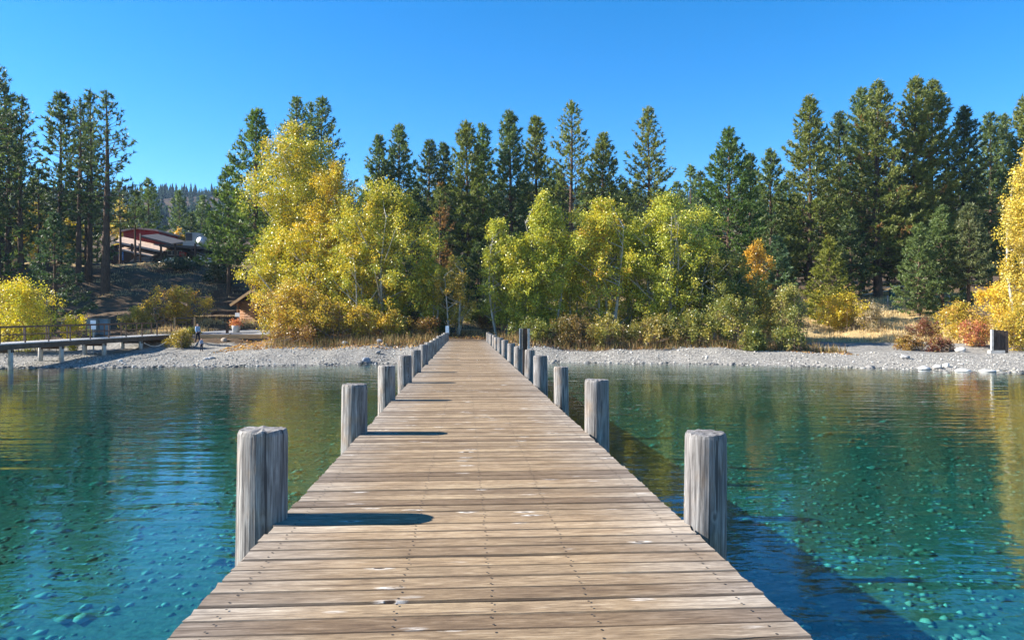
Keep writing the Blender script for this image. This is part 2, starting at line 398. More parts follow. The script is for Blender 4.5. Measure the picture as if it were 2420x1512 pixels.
# ------------------------------------------------------------------ terrain
SH_X = np.array([-1500, -200, -70, -33.6, -17.9, -8.75, 2.9, 15.0, 23.8, 27.1, 31.0, 50, 200, 1500], float)
SH_Y = np.array([30, 34, 44, 48.5, 51.4, 54.6, 56.0, 53.5, 49.0, 46.0, 44.8, 41, 34, 30], float)
S_N = np.array([-340, -120, -80, -45, -20, -8, -2, 0, 3, 6, 10, 14, 16, 18, 22, 27, 35, 50, 65, 78, 120, 200, 400, 850, 1000, 2000], float)
U_ = [-5, -3.2, -2.5, -1.75, -1.2, -.75, -.2, 0]
P_L = np.array(U_ + [.2, .42, .66, .98, 1.62, 1.8, 2.1, 2.9, 4.4, 8.0, 11.7, 12.0, 14, 22, 60, 148, 152, 160], float)
P_P = np.array(U_ + [.6, 1.46, 1.8, 2.05, 2.15, 2.25, 2.5, 3.0, 4.6, 7.6, 10, 11, 14, 22, 60, 148, 152, 160], float)
P_C = np.array(U_ + [.42, .85, 1.5, 1.9, 2.0, 2.1, 2.5, 3.2, 5.0, 7.6, 9.6, 10.6, 14, 22, 60, 148, 152, 160], float)
P_R = np.array(U_ + [.2, .4, .62, .82, .9, 1.0, 1.3, 1.8, 3.1, 5.6, 7.1, 8.2, 13, 22, 60, 148, 152, 160], float)
XN = np.array([-24, -15, -8, 1, 6, 15, 25], float)
XP = [P_L, P_C, P_P, P_P, P_C, P_C, P_R]
def shore(X): return np.interp(X, SH_X, SH_Y)
def ground(X, Y):
    X = np.atleast_1d(np.asarray(X, float)); Y = np.atleast_1d(np.asarray(Y, float))
    s = Y - shore(X) + 0.35 * np.sin(X * 0.9) + 0.25 * np.sin(X * 2.3 + 1)
    xi = np.interp(X, XN, np.arange(len(XN)))
    i0 = np.clip(np.floor(xi).astype(int), 0, len(XN) - 2); fr = xi - i0
    allp = np.stack([np.interp(s, S_N, p) for p in XP])
    a = np.take_along_axis(allp, i0[None, ...], 0)[0]; b = np.take_along_axis(allp, (i0 + 1)[None, ...], 0)[0]
    z = a * (1 - fr) + b * fr
    lump = np.clip((np.abs(s) - 1) / 12, 0, 1) * 0.12 * (np.sin(X * .55 + 1.3 * np.sin(Y * .3)) + np.sin(Y * .61 + X * .2) + .6 * np.sin(X * 1.3 - Y * 1.1))
    far = np.clip((s - 250) / 400, 0, 1) * 7 * (np.sin(X * .013 + 1.2) + .6 * np.sin(X * .031) + .3 * np.sin(X * .07))
    return z + lump * np.where(s > 24, 1.6, 0.55) + far
def g1(x, y): return float(ground(x, y)[0])

xs = np.unique(np.concatenate([np.linspace(-1500, -130, 40), np.linspace(-130, -62, 40), np.linspace(-62, 62, 190), np.linspace(62, 130, 40), np.linspace(130, 1500, 40)]))
ys = np.unique(np.concatenate([np.linspace(-300, 0, 16), np.linspace(0, 40, 60), np.linspace(40, 140, 170), np.linspace(140, 400, 45), np.linspace(400, 2000, 50)]))
gx, gy = np.meshgrid(xs, ys)
gz = ground(gx.ravel(), gy.ravel()).reshape(gx.shape)
nx, ny = len(xs), len(ys)
idx = np.arange(nx * ny).reshape(ny, nx)
fc = np.stack([idx[:-1, :-1], idx[:-1, 1:], idx[1:, 1:], idx[1:, :-1]], -1).reshape(-1, 4)
me = np_mesh('ground', np.stack([gx, gy, gz], -1).reshape(-1, 3), fc, M['ground'], smooth=True)
sg = (gy - shore(gx)).ravel(); xg = gx.ravel(); yg = gy.ravel()
bw = np.interp(xg, [-40, -22, -16, -8, 1, 8, 22, 27, 60], [15, 14.5, 9, 5, 4.5, 5, 10, 21, 17])
zone = np.zeros((len(xg), 4), np.float32); zone[:, 3] = 1
zone[:, 0] = np.clip((bw - sg) / 3 + 0.5, 0, 1)
gr = np.clip((xg - 17) / 6, 0, 1) * np.clip((sg - bw + 2) / 4, 0, 1) * np.clip((75 - sg) / 8, 0, 1)
gr = np.maximum(gr, .62 * np.clip(1 - np.abs(sg - 38) / 10, 0, 1) * (xg > -18))
gr = np.maximum(gr, np.clip(1 - np.abs(sg - 66) / 5, 0, 1) * np.clip((-xg - 36) / 5, 0, 1) * .8)
zone[:, 1] = gr
zone[:, 2] = np.clip(-sg / 1.2, 0, 1)
a = me.attributes.new('zone', 'FLOAT_COLOR', 'POINT'); a.data.foreach_set('color', zone.ravel())
tag(link('ground', me), kind='structure')
tag(MB().box((0, -117, -4.5), (2980, 366, 9)).build('water', M['water']), kind='structure')

# ------------------------------------------------------------------ stones
def ico(sub=0):
    if sub < 0:      # eight-sided pebble for the far beach
        return np.array([(1, 0, 0), (0, 1, 0), (-1, 0, 0), (0, -1, 0), (0, 0, 1), (0, 0, -1)], float), np.array([(0, 1, 4), (1, 2, 4), (2, 3, 4), (3, 0, 4), (1, 0, 5), (2, 1, 5), (3, 2, 5), (0, 3, 5)])
    t = (1 + 5 ** .5) / 2
    v = np.array([(-1, t, 0), (1, t, 0), (-1, -t, 0), (1, -t, 0), (0, -1, t), (0, 1, t), (0, -1, -t), (0, 1, -t), (t, 0, -1), (t, 0, 1), (-t, 0, -1), (-t, 0, 1)], float)
    v /= np.linalg.norm(v[0])
    f = [(0, 11, 5), (0, 5, 1), (0, 1, 7), (0, 7, 10), (0, 10, 11), (1, 5, 9), (5, 11, 4), (11, 10, 2), (10, 7, 6), (7, 1, 8), (3, 9, 4), (3, 4, 2), (3, 2, 6), (3, 6, 8), (3, 8, 9), (4, 9, 5), (2, 4, 11), (6, 2, 10), (8, 6, 7), (9, 8, 1)]
    v = [tuple(x) for x in v]
    for _ in range(sub):
        cache = {}; nf = []
        def mid(a, b):
            k = (min(a, b), max(a, b))
            if k not in cache:
                m_ = np.array(v[a]) + np.array(v[b]); m_ /= np.linalg.norm(m_); v.append(tuple(m_)); cache[k] = len(v) - 1
            return cache[k]
        for (a, b, c) in f:
            ab, bc, ca = mid(a, b), mid(b, c), mid(c, a)
            nf += [(a, ab, ca), (b, bc, ab), (c, ca, bc), (ab, bc, ca)]
        f = nf
    return np.array(v), np.array(f)

def stones(name, X, Y, size, sub, cols, flat=0.6, sink=0.25, smooth=True, label=None, cat=None):
    n = len(X); V0, F0 = ico(sub)
    tv = []
    for k in range(10):
        vv = V0 * (1 + 0.16 * rng.standard_normal((len(V0), 1)) * (1 if sub <= 0 else .6)); tv.append(vv)
    tv = np.stack(tv)
    T = tv[rng.integers(0, 10, n)]
    sc = np.stack([size * rng.uniform(.75, 1.35, n), size * rng.uniform(.75, 1.2, n), size * flat * rng.uniform(.7, 1.25, n)], -1) * .5
    T = T * sc[:, None, :]
    an = rng.uniform(0, 6.28, n); c, s_ = np.cos(an)[:, None], np.sin(an)[:, None]
    x, y = T[..., 0] * c - T[..., 1] * s_, T[..., 0] * s_ + T[..., 1] * c
    Z = ground(X, Y)
    V = np.stack([x + X[:, None], y + Y[:, None], T[..., 2] + (Z + sc[:, 2] * (1 - 2 * sink))[:, None]], -1).reshape(-1, 3)
    Fc = (F0[None] + (np.arange(n) * len(V0))[:, None, None]).reshape(-1, 3)
    cols = np.array(cols); ci = cols[rng.integers(0, len(cols), n)] * rng.uniform(.75, 1.2, (n, 1)) * (1.35 if 'bed' in name else 1.0)
    me = np_mesh(name, V, Fc, M['stone'], np.repeat(ci, len(F0), 0), smooth)
    o = link(name, me); tag(o, label, cat, kind='stuff'); return o

BC = [(.32, .305, .28), (.25, .24, .222), (.42, .4, .37), (.15, .144, .135), (.35, .325, .285), (.52, .5, .46)]
n = 30000
bx = rng.uniform(-44, 44, n); sb = rng.uniform(-.3, 1, n) ** 1.0
width = np.interp(bx, [-40, -20, -8, 8, 22, 40], [9, 9, 6, 6, 10, 10])
bs = -0.6 + (width + .6) * rng.uniform(0, 1, n) ** 1.25
stones('beach_cobbles', bx, shore(bx) + bs, rng.uniform(.04, .1, n) * np.where(rng.uniform(size=n) > .95, 2.4, 1), -1, BC, .55, .25, False,
       'band of pale grey cobbles lying along the waterline of the beach', 'cobbles')
n = 900
bx = rng.uniform(-44, 44, n)
stones('wet_shore_stones', bx, shore(bx) + rng.uniform(-1.6, .15, n), rng.uniform(.16, .42, n), 0, [(.1, .1, .095), (.16, .15, .14), (.24, .23, .21)], .5, .35, False,
       'dark wet stones at the edge of the water', 'stones')
BED = [(.26, .255, .2), (.19, .2, .145), (.32, .31, .245), (.12, .13, .09), (.38, .365, .29), (.22, .2, .145), (.16, .16, .115)]
def bedpts(n, y0, y1, spread):
    Y = y0 + (y1 - y0) * rng.uniform(0, 1, n) ** .8
    X = rng.uniform(-1, 1, n) * (Y * .76 + spread)
    return X, Y
X, Y = bedpts(14000, 2.5, 11, 1.5)
stones('near_bed_cobbles', X, Y, np.clip(.105 * np.exp(.4 * rng.standard_normal(len(X))), .04, .3), 0, BED, .45, .4, True, 'rounded cobbles on the lake bed beside the near end of the pier', 'cobbles')
X, Y = bedpts(16000, 10, 46, 1)
stones('deep_bed_cobbles', X, Y, np.clip(.12 * np.exp(.4 * rng.standard_normal(len(X))), .05, .42), -1, BED, .45, .4, True, 'rounded cobbles on the lake bed out beside the pier', 'cobbles')

BV, BF = ico(2)
def boulder(px, py, Z, wpx, label, hfac=.6, col=(.4, .39, .38), wet=False, y=None):
    x = xof(px, Z); wd = wpx * Z / F
    d = 1 + .1 * np.sin(BV[:, :1] * 3 + px) + .12 * np.sin(BV[:, 1:2] * 4 + py) + .1 * np.sin(BV[:, 2:] * 3.3 + px * 2) + .03 * rng.standard_normal((len(BV), 1))
    V = BV * d * np.array([wd / 2, wd / 2 * .8, wd / 2 * hfac])
    tt = np.array(col) * .72 * rng.uniform(.85, 1.15, (len(BF), 1))
    o = link('boulder', np_mesh('boulder', V, BF, M['stone'], np.broadcast_to(tt, (len(BF), 3)), False))
    o.location = (x, Z, max(g1(x, Z), -.1) + wd / 2 * hfac * .55)
    o.rotation_euler = (0, 0, random.uniform(0, 6))
    tag(o, label, 'boulder', 'boulders along the shore')
for (px, Z, wpx, lab, hf, col) in [
    (852, 53.6, 17, 'dark wet boulder half in the water beside a rounder grey one', .6, (.16, .16, .165)),
    (866, 54.2, 19, 'rounded blue grey boulder at the water edge left of the pier', .75, (.3, .32, .36)),
    (893, 57.2, 13, 'small grey boulder at the waterline close to the pier posts', .7, (.3, .29, .28)),
    (898, 60.5, 16, 'blue grey boulder among fallen leaves under the yellow cottonwoods', .7, (.33, .35, .39)),
    (816, 60.5, 15, 'pale grey stone in the shade of the golden bank shrub', .6, (.42, .42, .42)),
    (487, 54.5, 11, 'pale boulder with a flat grey one beside it below the two walkers', .6, (.6, .58, .56)),
    (500, 55.0, 15, 'flat grey boulder on the cobbles below the two walkers', .55, (.42, .41, .4)),
    (530, 65.2, 17, 'tan boulder in front of the timber path edge', .5, (.48, .4, .32)),
    (285, 52.5, 11, 'white grey boulder beside the shadow of the boardwalk', .6, (.58, .57, .55)),
    (2268, 57.5, 26, 'big pale boulder on the gravel beside the wooden bulkhead', .55, (.62, .6, .57)),
    (2140, 52.4, 22, 'grey boulder lying high on the cobble beach', .6, (.38, .37, .36)),
    (2056, 48.9, 24, 'low dark boulder at the edge of the water', .4, (.24, .23, .22)),
    (2185, 47.2, 30, 'wide pale slab of rock at the water edge', .4, (.56, .55, .53)),
    (2215, 47.0, 20, 'upright grey rock between slabs at the water edge', .7, (.42, .41, .4)),
    (2236, 47.6, 22, 'pale rock leaning on the slabs at the water edge', .55, (.54, .53, .51)),
    (2275, 45.2, 34, 'flat white topped rock standing in the shallows', .35, (.6, .59, .57)),
    (2335, 45.0, 30, 'pale flat rock in the shallows off the bulkhead', .35, (.56, .55, .53)),
    (2372, 44.2, 18, 'small dark rock in the shallows off the bulkhead', .45, (.2, .2, .19)),
    (2410, 43.6, 20, 'dark wet rock furthest out in the shallows', .45, (.15, .15, .14))]:
    boulder(px, 0, Z, wpx, lab, hf, col)

# ------------------------------------------------------------------ the pier
DECK = 1.55
TH = math.atan(110.0 / F)
pier = empty('pier', (0.113, 0, 0), TH, 'long weathered plank pier with round wooden posts leading to the shore', 'pier')
HW = 1.475
def plank_mesh(k):
    r = random.Random(k * 7 + 3)
    n = 9; wd = .5
    V, Fs = [], []
    for i in range(n + 1):
        x = -HW + 2 * HW * i / n
        e0 = -.086 + r.uniform(-.0035, .0035); e1 = .086 + r.uniform(-.0035, .0035)
        cz = r.uniform(-.0015, .0015)
        V += [(x, e0, -.05), (x, e0, -.012 + cz), (x, e0 + .008, cz), (x, 0, cz - .0015), (x, e1 - .008, cz), (x, e1, -.012 + cz), (x, e1, -.05)]
    # split, frayed ends
    for j in range(7):
        V[j] = (V[j][0] + r.uniform(-.01, .006),) + V[j][1:]
        V[n * 7 + j] = (V[n * 7 + j][0] + r.uniform(-.006, .01),) + V[n * 7 + j][1:]
    for i in range(n):
        for j in range(6):
            a = i * 7 + j; Fs.append((a, a + 7, a + 8, a + 1))
        Fs.append((i * 7 + 6, i * 7 + 13, i * 7 + 7, i * 7))
    Fs.append(tuple(range(7))); Fs.append(tuple(n * 7 + j for j in range(6, -1, -1)))
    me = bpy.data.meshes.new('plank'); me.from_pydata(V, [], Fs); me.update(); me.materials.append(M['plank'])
    return me
planks = [plank_mesh(k) for k in range(8)]
pos = 1.35; py_list = []
while pos < 62.0:
    py_list.append(pos); pos += .172 + (random.uniform(.008, .014) if random.random() < .6 else random.uniform(.014, .026))
rest = MB()
for i, y in enumerate(py_list):
    dx, dz, rz = random.uniform(-.009, .009), random.uniform(-.004, .004), random.uniform(-.0012, .0012)
    if i < 300:
        o = link('plank', planks[random.randrange(8)], pier, (dx, y, DECK + dz), (random.uniform(-.006, .006), 0, rz + (math.pi if random.random() < .5 else 0)))
    else:
        rest.box((dx, y, DECK - .025 + dz), (2 * HW, .172, .05), rz)
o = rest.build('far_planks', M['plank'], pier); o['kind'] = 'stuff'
nb = MB()
for y in py_list:
    for lx in (-1.32, -.46, .02, .52, 1.32):
        for dy in (-.045, .045):
            cx_, cy_ = lx + random.uniform(-.012, .012), y + dy + random.uniform(-.008, .008)
            r_ = .0075
            nb.add([(cx_ + r_ * math.cos(t * 1.0472), cy_ + r_ * math.sin(t * 1.0472), DECK + .0048) for t in range(6)], [tuple(range(6))])
o = nb.build('nails', M['iron'], pier); o['kind'] = 'stuff'
for lx in (-1.15, -.4, .4, 1.15):
    MB().box((lx, 31.7, DECK - .2), (.12, 60.6, .28)).build('stringer', M['dark_timber'], pier)

def post_mesh(h, r, z0, seed):
    rr = random.Random(seed); n = 28
    zs = [z0, 0.0, .6, 1.2, 1.52, 1.7, 1.9, h - .12, h - .035, h - .012, h]
    fr = [1.04, 1.03, 1.02, 1.01, 1.0, 1.0, .99, .985, .98, .95, .9]
    split = rr.uniform(0, 6.28); V, Fs = [], []
    ph = [rr.uniform(0, 6.28) for _ in range(4)]
    for z, f in zip(zs, fr):
        for k in range(n):
            t = 2 * math.pi * k / n
            w_ = 1 + .012 * math.sin(2 * t + ph[0]) + .007 * math.sin(3 * t + ph[1] + z * .5) + .004 * math.sin(7 * t + ph[2])
            d = abs((t - split + math.pi) % (2 * math.pi) - math.pi)
            if d < .115: w_ -= .024 + .014 * math.sin(z * 5 + ph[3])
            R = r * f * w_
            V.append((R * math.cos(t), R * math.sin(t), z + (rr.uniform(-.01, .004) if z >= h - .04 else 0)))
    for i in range(len(zs) - 1):
        for k in range(n):
            k2 = (k + 1) % n; Fs.append((i * n + k, i * n + k2, (i + 1) * n + k2, (i + 1) * n + k))
    c = len(V); V.append((0, 0, h + .004)); b = (len(zs) - 1) * n
    for k in range(n): Fs.append((b + k, b + (k + 1) % n, c))
    me = bpy.data.meshes.new('post'); me.from_pydata(V, [], Fs); me.update(); me.materials.append(M['post'])
    return me
ct, st = math.cos(TH), math.sin(TH)
def pier_local(lat, Z):     # camera depth Z -> pier local
    y = (Z - lat * st) / ct
    return lat, y
left_posts = [(5.44, .183, -1.625), (9.67, .17, -1.575), (13.8, .163, -1.575), (17.8, .17, -1.56), (21.5, .165, -1.56), (25.4, .16, -1.57), (29.6, .165, -1.57), (33.6, .16, -1.58), (37.7, .165, -1.58), (41.8, .16, -1.58), (46, .165, -1.58), (50, .16, -1.58), (54, .16, -1.58), (58, .165, -1.58)]
right_posts = [(5.38, .15, 1.615), (9.8, .163, 1.63), (13.35, .135, 1.63), (17.2, .165, 1.64), (20.5, .14, 1.65), (24.6, .155, 1.65), (28.2, .155, 1.64), (33.0, .15, 1.65), (37, .155, 1.64), (41, .15, 1.64), (45.2, .155, 1.64), (49.6, .15, 1.64), (53.5, .15, 1.64), (57.8, .15, 1.64)]
for i, (Z, r, lat) in enumerate(left_posts + right_posts):
    lx, ly = pier_local(lat, Z)
    h = DECK + random.uniform(.64, .7); z0 = -2.2 if Z < 50 else -.6
    link('post', post_mesh(h, r, z0, i + 5), pier, (lx, ly, 0), (random.uniform(-.012, .012), random.uniform(-.012, .012), random.uniform(0, 6.28)))
for (Z, r, lat) in left_posts:
    lx, ly = pier_local(0, Z)
    MB().box((0, ly, DECK - .46), (3.3, .2, .22)).build('cross_beam', M['dark_timber'], pier)

# sign on the right hand side of the pier
lx, ly = pier_local(1.73, 22.9)
P = Matrix.Rotation(TH, 4, 'Z') @ Vector((lx, ly, 0)) + Vector((.113, 0, 0))
sg_ = empty('pier_sign', (P.x, P.y, 0), TH, 'dark brown sign post with two pale plates standing beside the pier', 'sign')
MB().box((0, 0, .9), (.13, .11, 3.84)).build('sign_post', M['sign_brown'], sg_)
for dx, an in ((-.13, 1.15), (.115, 1.25)):
    p_ = MB().box((0, 0, 0), (.26, .012, .62)).build('sign_plate', M['metal'], sg_, loc=(dx, -.02, 2.5), rot=(0, 0, an))
    MB().tube([(0, -.012, .25), (0, .014, .25)], [.012, .012], 6).build('bolt', M['iron'], p_, loc=(0, 0, 0))
s2 = empty('end_marker', at(1057, 790, 60.5), 0, 'slim post with small white notice at the landward end of the pier', 'sign')
s2.location.z = g1(s2.location.x, 60.5)
hh = zof(769, 60.5) - s2.location.z
MB().box((0, 0, hh / 2 - .1), (.1, .1, hh + .2)).build('sign_post', M['piling'], s2)
MB().box((0, -.06, hh - .4), (.28, .015, .72)).build('notice', M['white'], s2)

# ------------------------------------------------------------------ trees
def frames(ax):
    ax = ax / np.linalg.norm(ax, axis=1, keepdims=True)
    r = rng.standard_normal(ax.shape)
    u = np.cross(ax, r); u /= np.linalg.norm(u, axis=1, keepdims=True) + 1e-9
    return u, np.cross(ax, u), ax

def tuft_templates(nb, spread, width):
    T = np.zeros((16, nb * 3, 3))
    for q in range(16):
        for k in range(nb):
            d = np.array([0, 0, .75]) + rng.standard_normal(3) * spread; d /= np.linalg.norm(d)
            s = np.cross(d, rng.standard_normal(3)); s /= np.linalg.norm(s)
            b = np.array([0, 0, rng.uniform(-.35, .25)]); L = rng.uniform(.7, 1.1)
            T[q, 3 * k] = b - s * width; T[q, 3 * k + 1] = b + s * width; T[q, 3 * k + 2] = b + d * L
    return T
TUFT_PINE = tuft_templates(8, .55, .135)
TUFT_FAR = tuft_templates(8, .55, .15)

class Limbs:
    def __init__(s): s.V = []; s.F = []; s.n = 0
    def tube(s, pts, rad, n=4):
        pts = np.asarray(pts, float); k = len(pts)
        d = np.gradient(pts, axis=0); d /= np.linalg.norm(d, axis=1, keepdims=True) + 1e-9
        up = np.where(np.abs(d[:, 2:3]) > .7, np.array([[0, 1., 0]]), np.array([[0, 0, 1.]]))
        a = np.cross(d, up); a /= np.linalg.norm(a, axis=1, keepdims=True) + 1e-9; b = np.cross(d, a)
        t = np.arange(n) * 2 * np.pi / n
        ring = pts[:, None, :] + (a[:, None, :] * np.cos(t)[None, :, None] + b[:, None, :] * np.sin(t)[None, :, None]) * np.asarray(rad)[:, None, None]
        s.V.append(ring.reshape(-1, 3))
        i = np.arange(k - 1)[:, None] * n; j = np.arange(n)[None]; j2 = (j + 1) % n
        s.F.append(np.stack([i + j, i + j2, i + n + j2, i + n + j], -1).reshape(-1, 4) + s.n)
        s.n += k * n
    def mesh(s, name, mat): return np_mesh(name, np.concatenate(s.V), np.concatenate(s.F), mat, smooth=True)

def conifer_meshes(H, R, cb=.18, dens=1.0, prof=.8, topang=.8, botang=-.15, tuft=.42, cols=((.05, .075, .03), (.1, .12, .045)), trunk_r=None, tmpl=None, gap=.5, ragged=.35, brown=0.0, flat=False):
    tmpl = TUFT_PINE if tmpl is None else tmpl
    L = Limbs(); tr = trunk_r or H * .0125 + .06
    kk = 9; zz = np.linspace(-.5, H * .985, kk); ph = rng.uniform(0, 6.28)
    wob = H * .004
    tx = lambda z: wob * np.sin(z / H * 5 + ph); ty = lambda z: wob * np.cos(z / H * 4 + ph)
    L.tube(np.stack([tx(zz), ty(zz), zz], -1), tr * (1.12 - np.clip(zz / H, 0, 1) * 1.06), 8)
    TP, TA, TS = [], [], []
    z = H * cb; rot = rng.uniform(0, 6.28)
    lobes = rng.uniform(.8, 1.15, 7)
    while z < H * .975:
        t = (z / H - cb) / (1 - cb)
        rmax = R * (1 - t) ** prof * min(1.0, .66 + 1.3 * t) + .16
        nbr = rng.integers(3, 6)
        for k in range(nbr):
            an = rot + 6.283 * k / nbr + rng.uniform(-.4, .4)
            r = rmax * rng.uniform(1 - ragged * 1.6, 1.0 + ragged * .5) * lobes[int(an / 6.283 * 7) % 7]
            r = max(min(r, (H - z) * .36 + .12), .15)
            a = botang + (topang - botang) * t ** 1.4 + rng.uniform(-.12, .12); b = .22 + rng.uniform(-.08, .18)
            dh = np.array([math.cos(an), math.sin(an), 0]); z0 = z + rng.uniform(-.2, .2)
            u = np.array([0, .5, 1.0])
            pts = np.array([tx(z0), ty(z0), z0]) + dh * (r * u)[:, None] + np.array([0, 0, 1.0]) * (r * (a * u + b * u * u))[:, None]
            br = min(.07, .012 + r * .012)
            L.tube(pts, [br, br * .7, br * .3], 3)
            n = max(2, int(r * 3.4 * dens / (tuft / .42)) + 1)
            uu = rng.uniform(.28 if t < .75 else .1, 1.0, n) ** .75; uu[0] = 1.0
            lat = rng.uniform(-1, 1, n) * .34 * r * np.clip(1.25 - uu, .1, .8); lat[0] = 0
            side = np.array([-dh[1], dh[0], 0])
            P_ = np.array([tx(z0), ty(z0), z0]) + dh * (r * uu)[:, None] + side * lat[:, None] + np.array([0, 0, 1.0]) * (r * (a * uu + b * uu * uu) + rng.uniform(-.05, .12, n))[:, None]
            A_ = dh * rng.uniform(.3, .9, (n, 1)) + side * np.sign(lat)[:, None] * .4 + np.array([0, 0, 1.0]) * ((rng.uniform(.3, 1.0, (n, 1))) if not flat else rng.uniform(-.05, .2, (n, 1)))
            TP.append(P_); TA.append(A_); TS.append(tuft * rng.uniform(.75, 1.25, n))
        rot += 1.1; z += gap * rng.uniform(.7, 1.3) * (1 - .45 * t)
    n = 10
    TP.append(np.stack([np.full(n, tx(H)), np.full(n, ty(H)), np.linspace(H * .955, H, n) - .15], -1)); TA.append(np.tile([0, 0, 1.], (n, 1)) + rng.standard_normal((n, 3)) * .25); TS.append(np.full(n, tuft * .9))
    TP = np.concatenate(TP); TA = np.concatenate(TA); TS = np.concatenate(TS)
    U, W, A = frames(TA); m = len(TP)
    T = tmpl[rng.integers(0, 16, m)] * TS[:, None, None]
    V = TP[:, None, :] + T[..., :1] * U[:, None] + T[..., 1:2] * W[:, None] + T[..., 2:] * A[:, None]
    V = V.reshape(-1, 3); nb = tmpl.shape[1] // 3
    Fc = np.arange(len(V)).reshape(-1, 3)
    c0, c1 = np.array(cols[0]), np.array(cols[1]); mixv = rng.beta(1.6, 2.0, m)[:, None]
    tint = (c0 + (c1 - c0) * mixv) * np.array([1.38, 1.34, 1.2])
    if brown > 0:
        cl = np.sin(TP[:, 2] * 1.3 + ph) + np.sin(TP[:, 0] * 1.7 + ph * 2) + .5 * rng.standard_normal(m)
        bm = cl > np.quantile(cl, 1 - brown)
        tint[bm] = np.array([.3, .16, .06]) * rng.uniform(.7, 1.2, (bm.sum(), 1))
    tint = np.repeat(tint, nb, 0) * rng.uniform(.8, 1.2, (m * nb, 1))
    return L.mesh('trunk', M['bark_pine']), np_mesh('crown', V, Fc, M['needle'], tint)

TRIS = [0]
def place_tree(name, label, cat, group, x, y, tm, cm, rz=0.0, sc=1.0, zoff=0.0):
    o = empty(name, (x, y, g1(x, y) + zoff), rz, label, cat, group); o.scale = (sc, sc, sc)
    link('trunk', tm, o); link('crown', cm, o)
    return o
def conifer(px, ytop, Z, hw, label, group=None, name='pine_tree', **kw):
    x = xof(px, Z); H = zof(ytop, Z) - g1(x, Z); R = hw * Z / F * 1.68
    tm, cm = conifer_meshes(H, R, **kw)
    place_tree(name, label, 'tree', group, x, Z, tm, cm)

OLIVE = ((.055, .08, .024), (.2, .215, .06))
BLUEG = ((.045, .08, .034), (.15, .19, .075))
DARKG = ((.03, .054, .027), (.1, .13, .055))
GREEN = ((.045, .085, .024), (.15, .2, .052))
LG = 'tall pines on the shaded slope by the lodge'
open_ = dict(dens=.62, ragged=.55, gap=.7, prof=.6, cb=.36, tuft=.5, cols=DARKG)
conifer(-8, 140, 84, 62, 'towering open pine at the edge of the shaded slope, tallest beside the yellow willow', LG, **open_)
conifer(50, 225, 88, 52, 'slim open pine rising behind the yellow willow and dark fir', LG, **open_)
conifer(22, 300, 96, 50, 'shorter pine standing behind the slim open pine by the willow', LG, **open_)
conifer(92, 400, 92, 40, 'small leaning pine between the willow and the lodge pines', LG, **open_)
conifer(188, 232, 93, 56, 'open pine with wide lower limbs, outermost of the trio before the lodge', LG, **open_)
conifer(213, 213, 95, 34, 'narrow pine in the middle of the trio before the lodge', LG, **open_)
conifer(251, 213, 90, 66, 'open pine with the thickest trunk of the trio before the lodge', LG, trunk_r=.52, **open_)
conifer(320, 452, 114, 34, 'pine with a bare lower trunk screening the red wall of the lodge', LG, **dict(open_, cb=.5, dens=1.0))
conifer(284, 430, 117, 32, 'slim pine with a high crown just before the lodge gable', LG, **dict(open_, cb=.5, dens=1.0))
conifer(128, 500, 68, 62, 'dense dark fir with layered branches sweeping to the ground behind the boardwalk', None, 'fir_tree', cb=.03, dens=1.5, prof=.95, topang=.4, botang=-.12, tuft=.33, gap=.4, ragged=.25, cols=((.03, .06, .035), (.065, .1, .055)), flat=True)
conifer(350, 420, 147, 38, 'full green pine standing just behind the lodge roof', None, dens=1.2, cb=.1, cols=GREEN, tuft=.5)
conifer(424, 450, 165, 32, 'broad pine on the far slope behind the rooftop unit', 'pines on the slope behind the lodge', cols=BLUEG, cb=.08, tuft=.6, gap=.7, dens=1.3)
conifer(478, 462, 175, 34, 'pine on the far slope beside the broad one behind the rooftop unit', 'pines on the slope behind the lodge', cols=BLUEG, cb=.08, tuft=.6, gap=.7, dens=1.3)
conifer(452, 505, 150, 26, 'low pine between two taller ones behind the rooftop unit', 'pines on the slope behind the lodge', cols=DARKG, cb=.08, tuft=.6, gap=.7, dens=1.3)
conifer(505, 500, 140, 30, 'low pine on the slope beside the big spreading pine', 'pines on the slope behind the lodge', cols=GREEN, cb=.08, tuft=.6, gap=.7, dens=1.3)
conifer(606, 255, 86, 104, 'big spreading pine with long upswept limbs over the log cabin', None, prof=.75, dens=1.15, cb=.22, ragged=.35, cols=GREEN, tuft=.5, trunk_r=.45)
conifer(540, 395, 92, 62, 'mid sized pine leaning out from the big spreading pine', None, prof=.75, dens=1.1, cb=.25, cols=GREEN, tuft=.5)
BH = 'pines behind the tallest cottonwood'
op2 = dict(dens=.9, ragged=.42, gap=.52, prof=.6, cb=.2, tuft=.46)
conifer(703, 227, 98, 44, 'dark pine top rising behind the tallest cottonwood, beside its narrow neighbour', BH, cols=BLUEG, **op2)
conifer(733, 240, 101, 26, 'narrow pine between two others behind the tallest cottonwood', BH, cols=BLUEG, **op2)
conifer(760, 227, 97, 60, 'pine behind the tallest cottonwood with bare upturned lower limbs', BH, cols=BLUEG, **op2)
MID = 'pines in a row behind the yellow trees'
full = dict(dens=1.5, ragged=.34, gap=.46, prof=.7, cb=.1, tuft=.5)
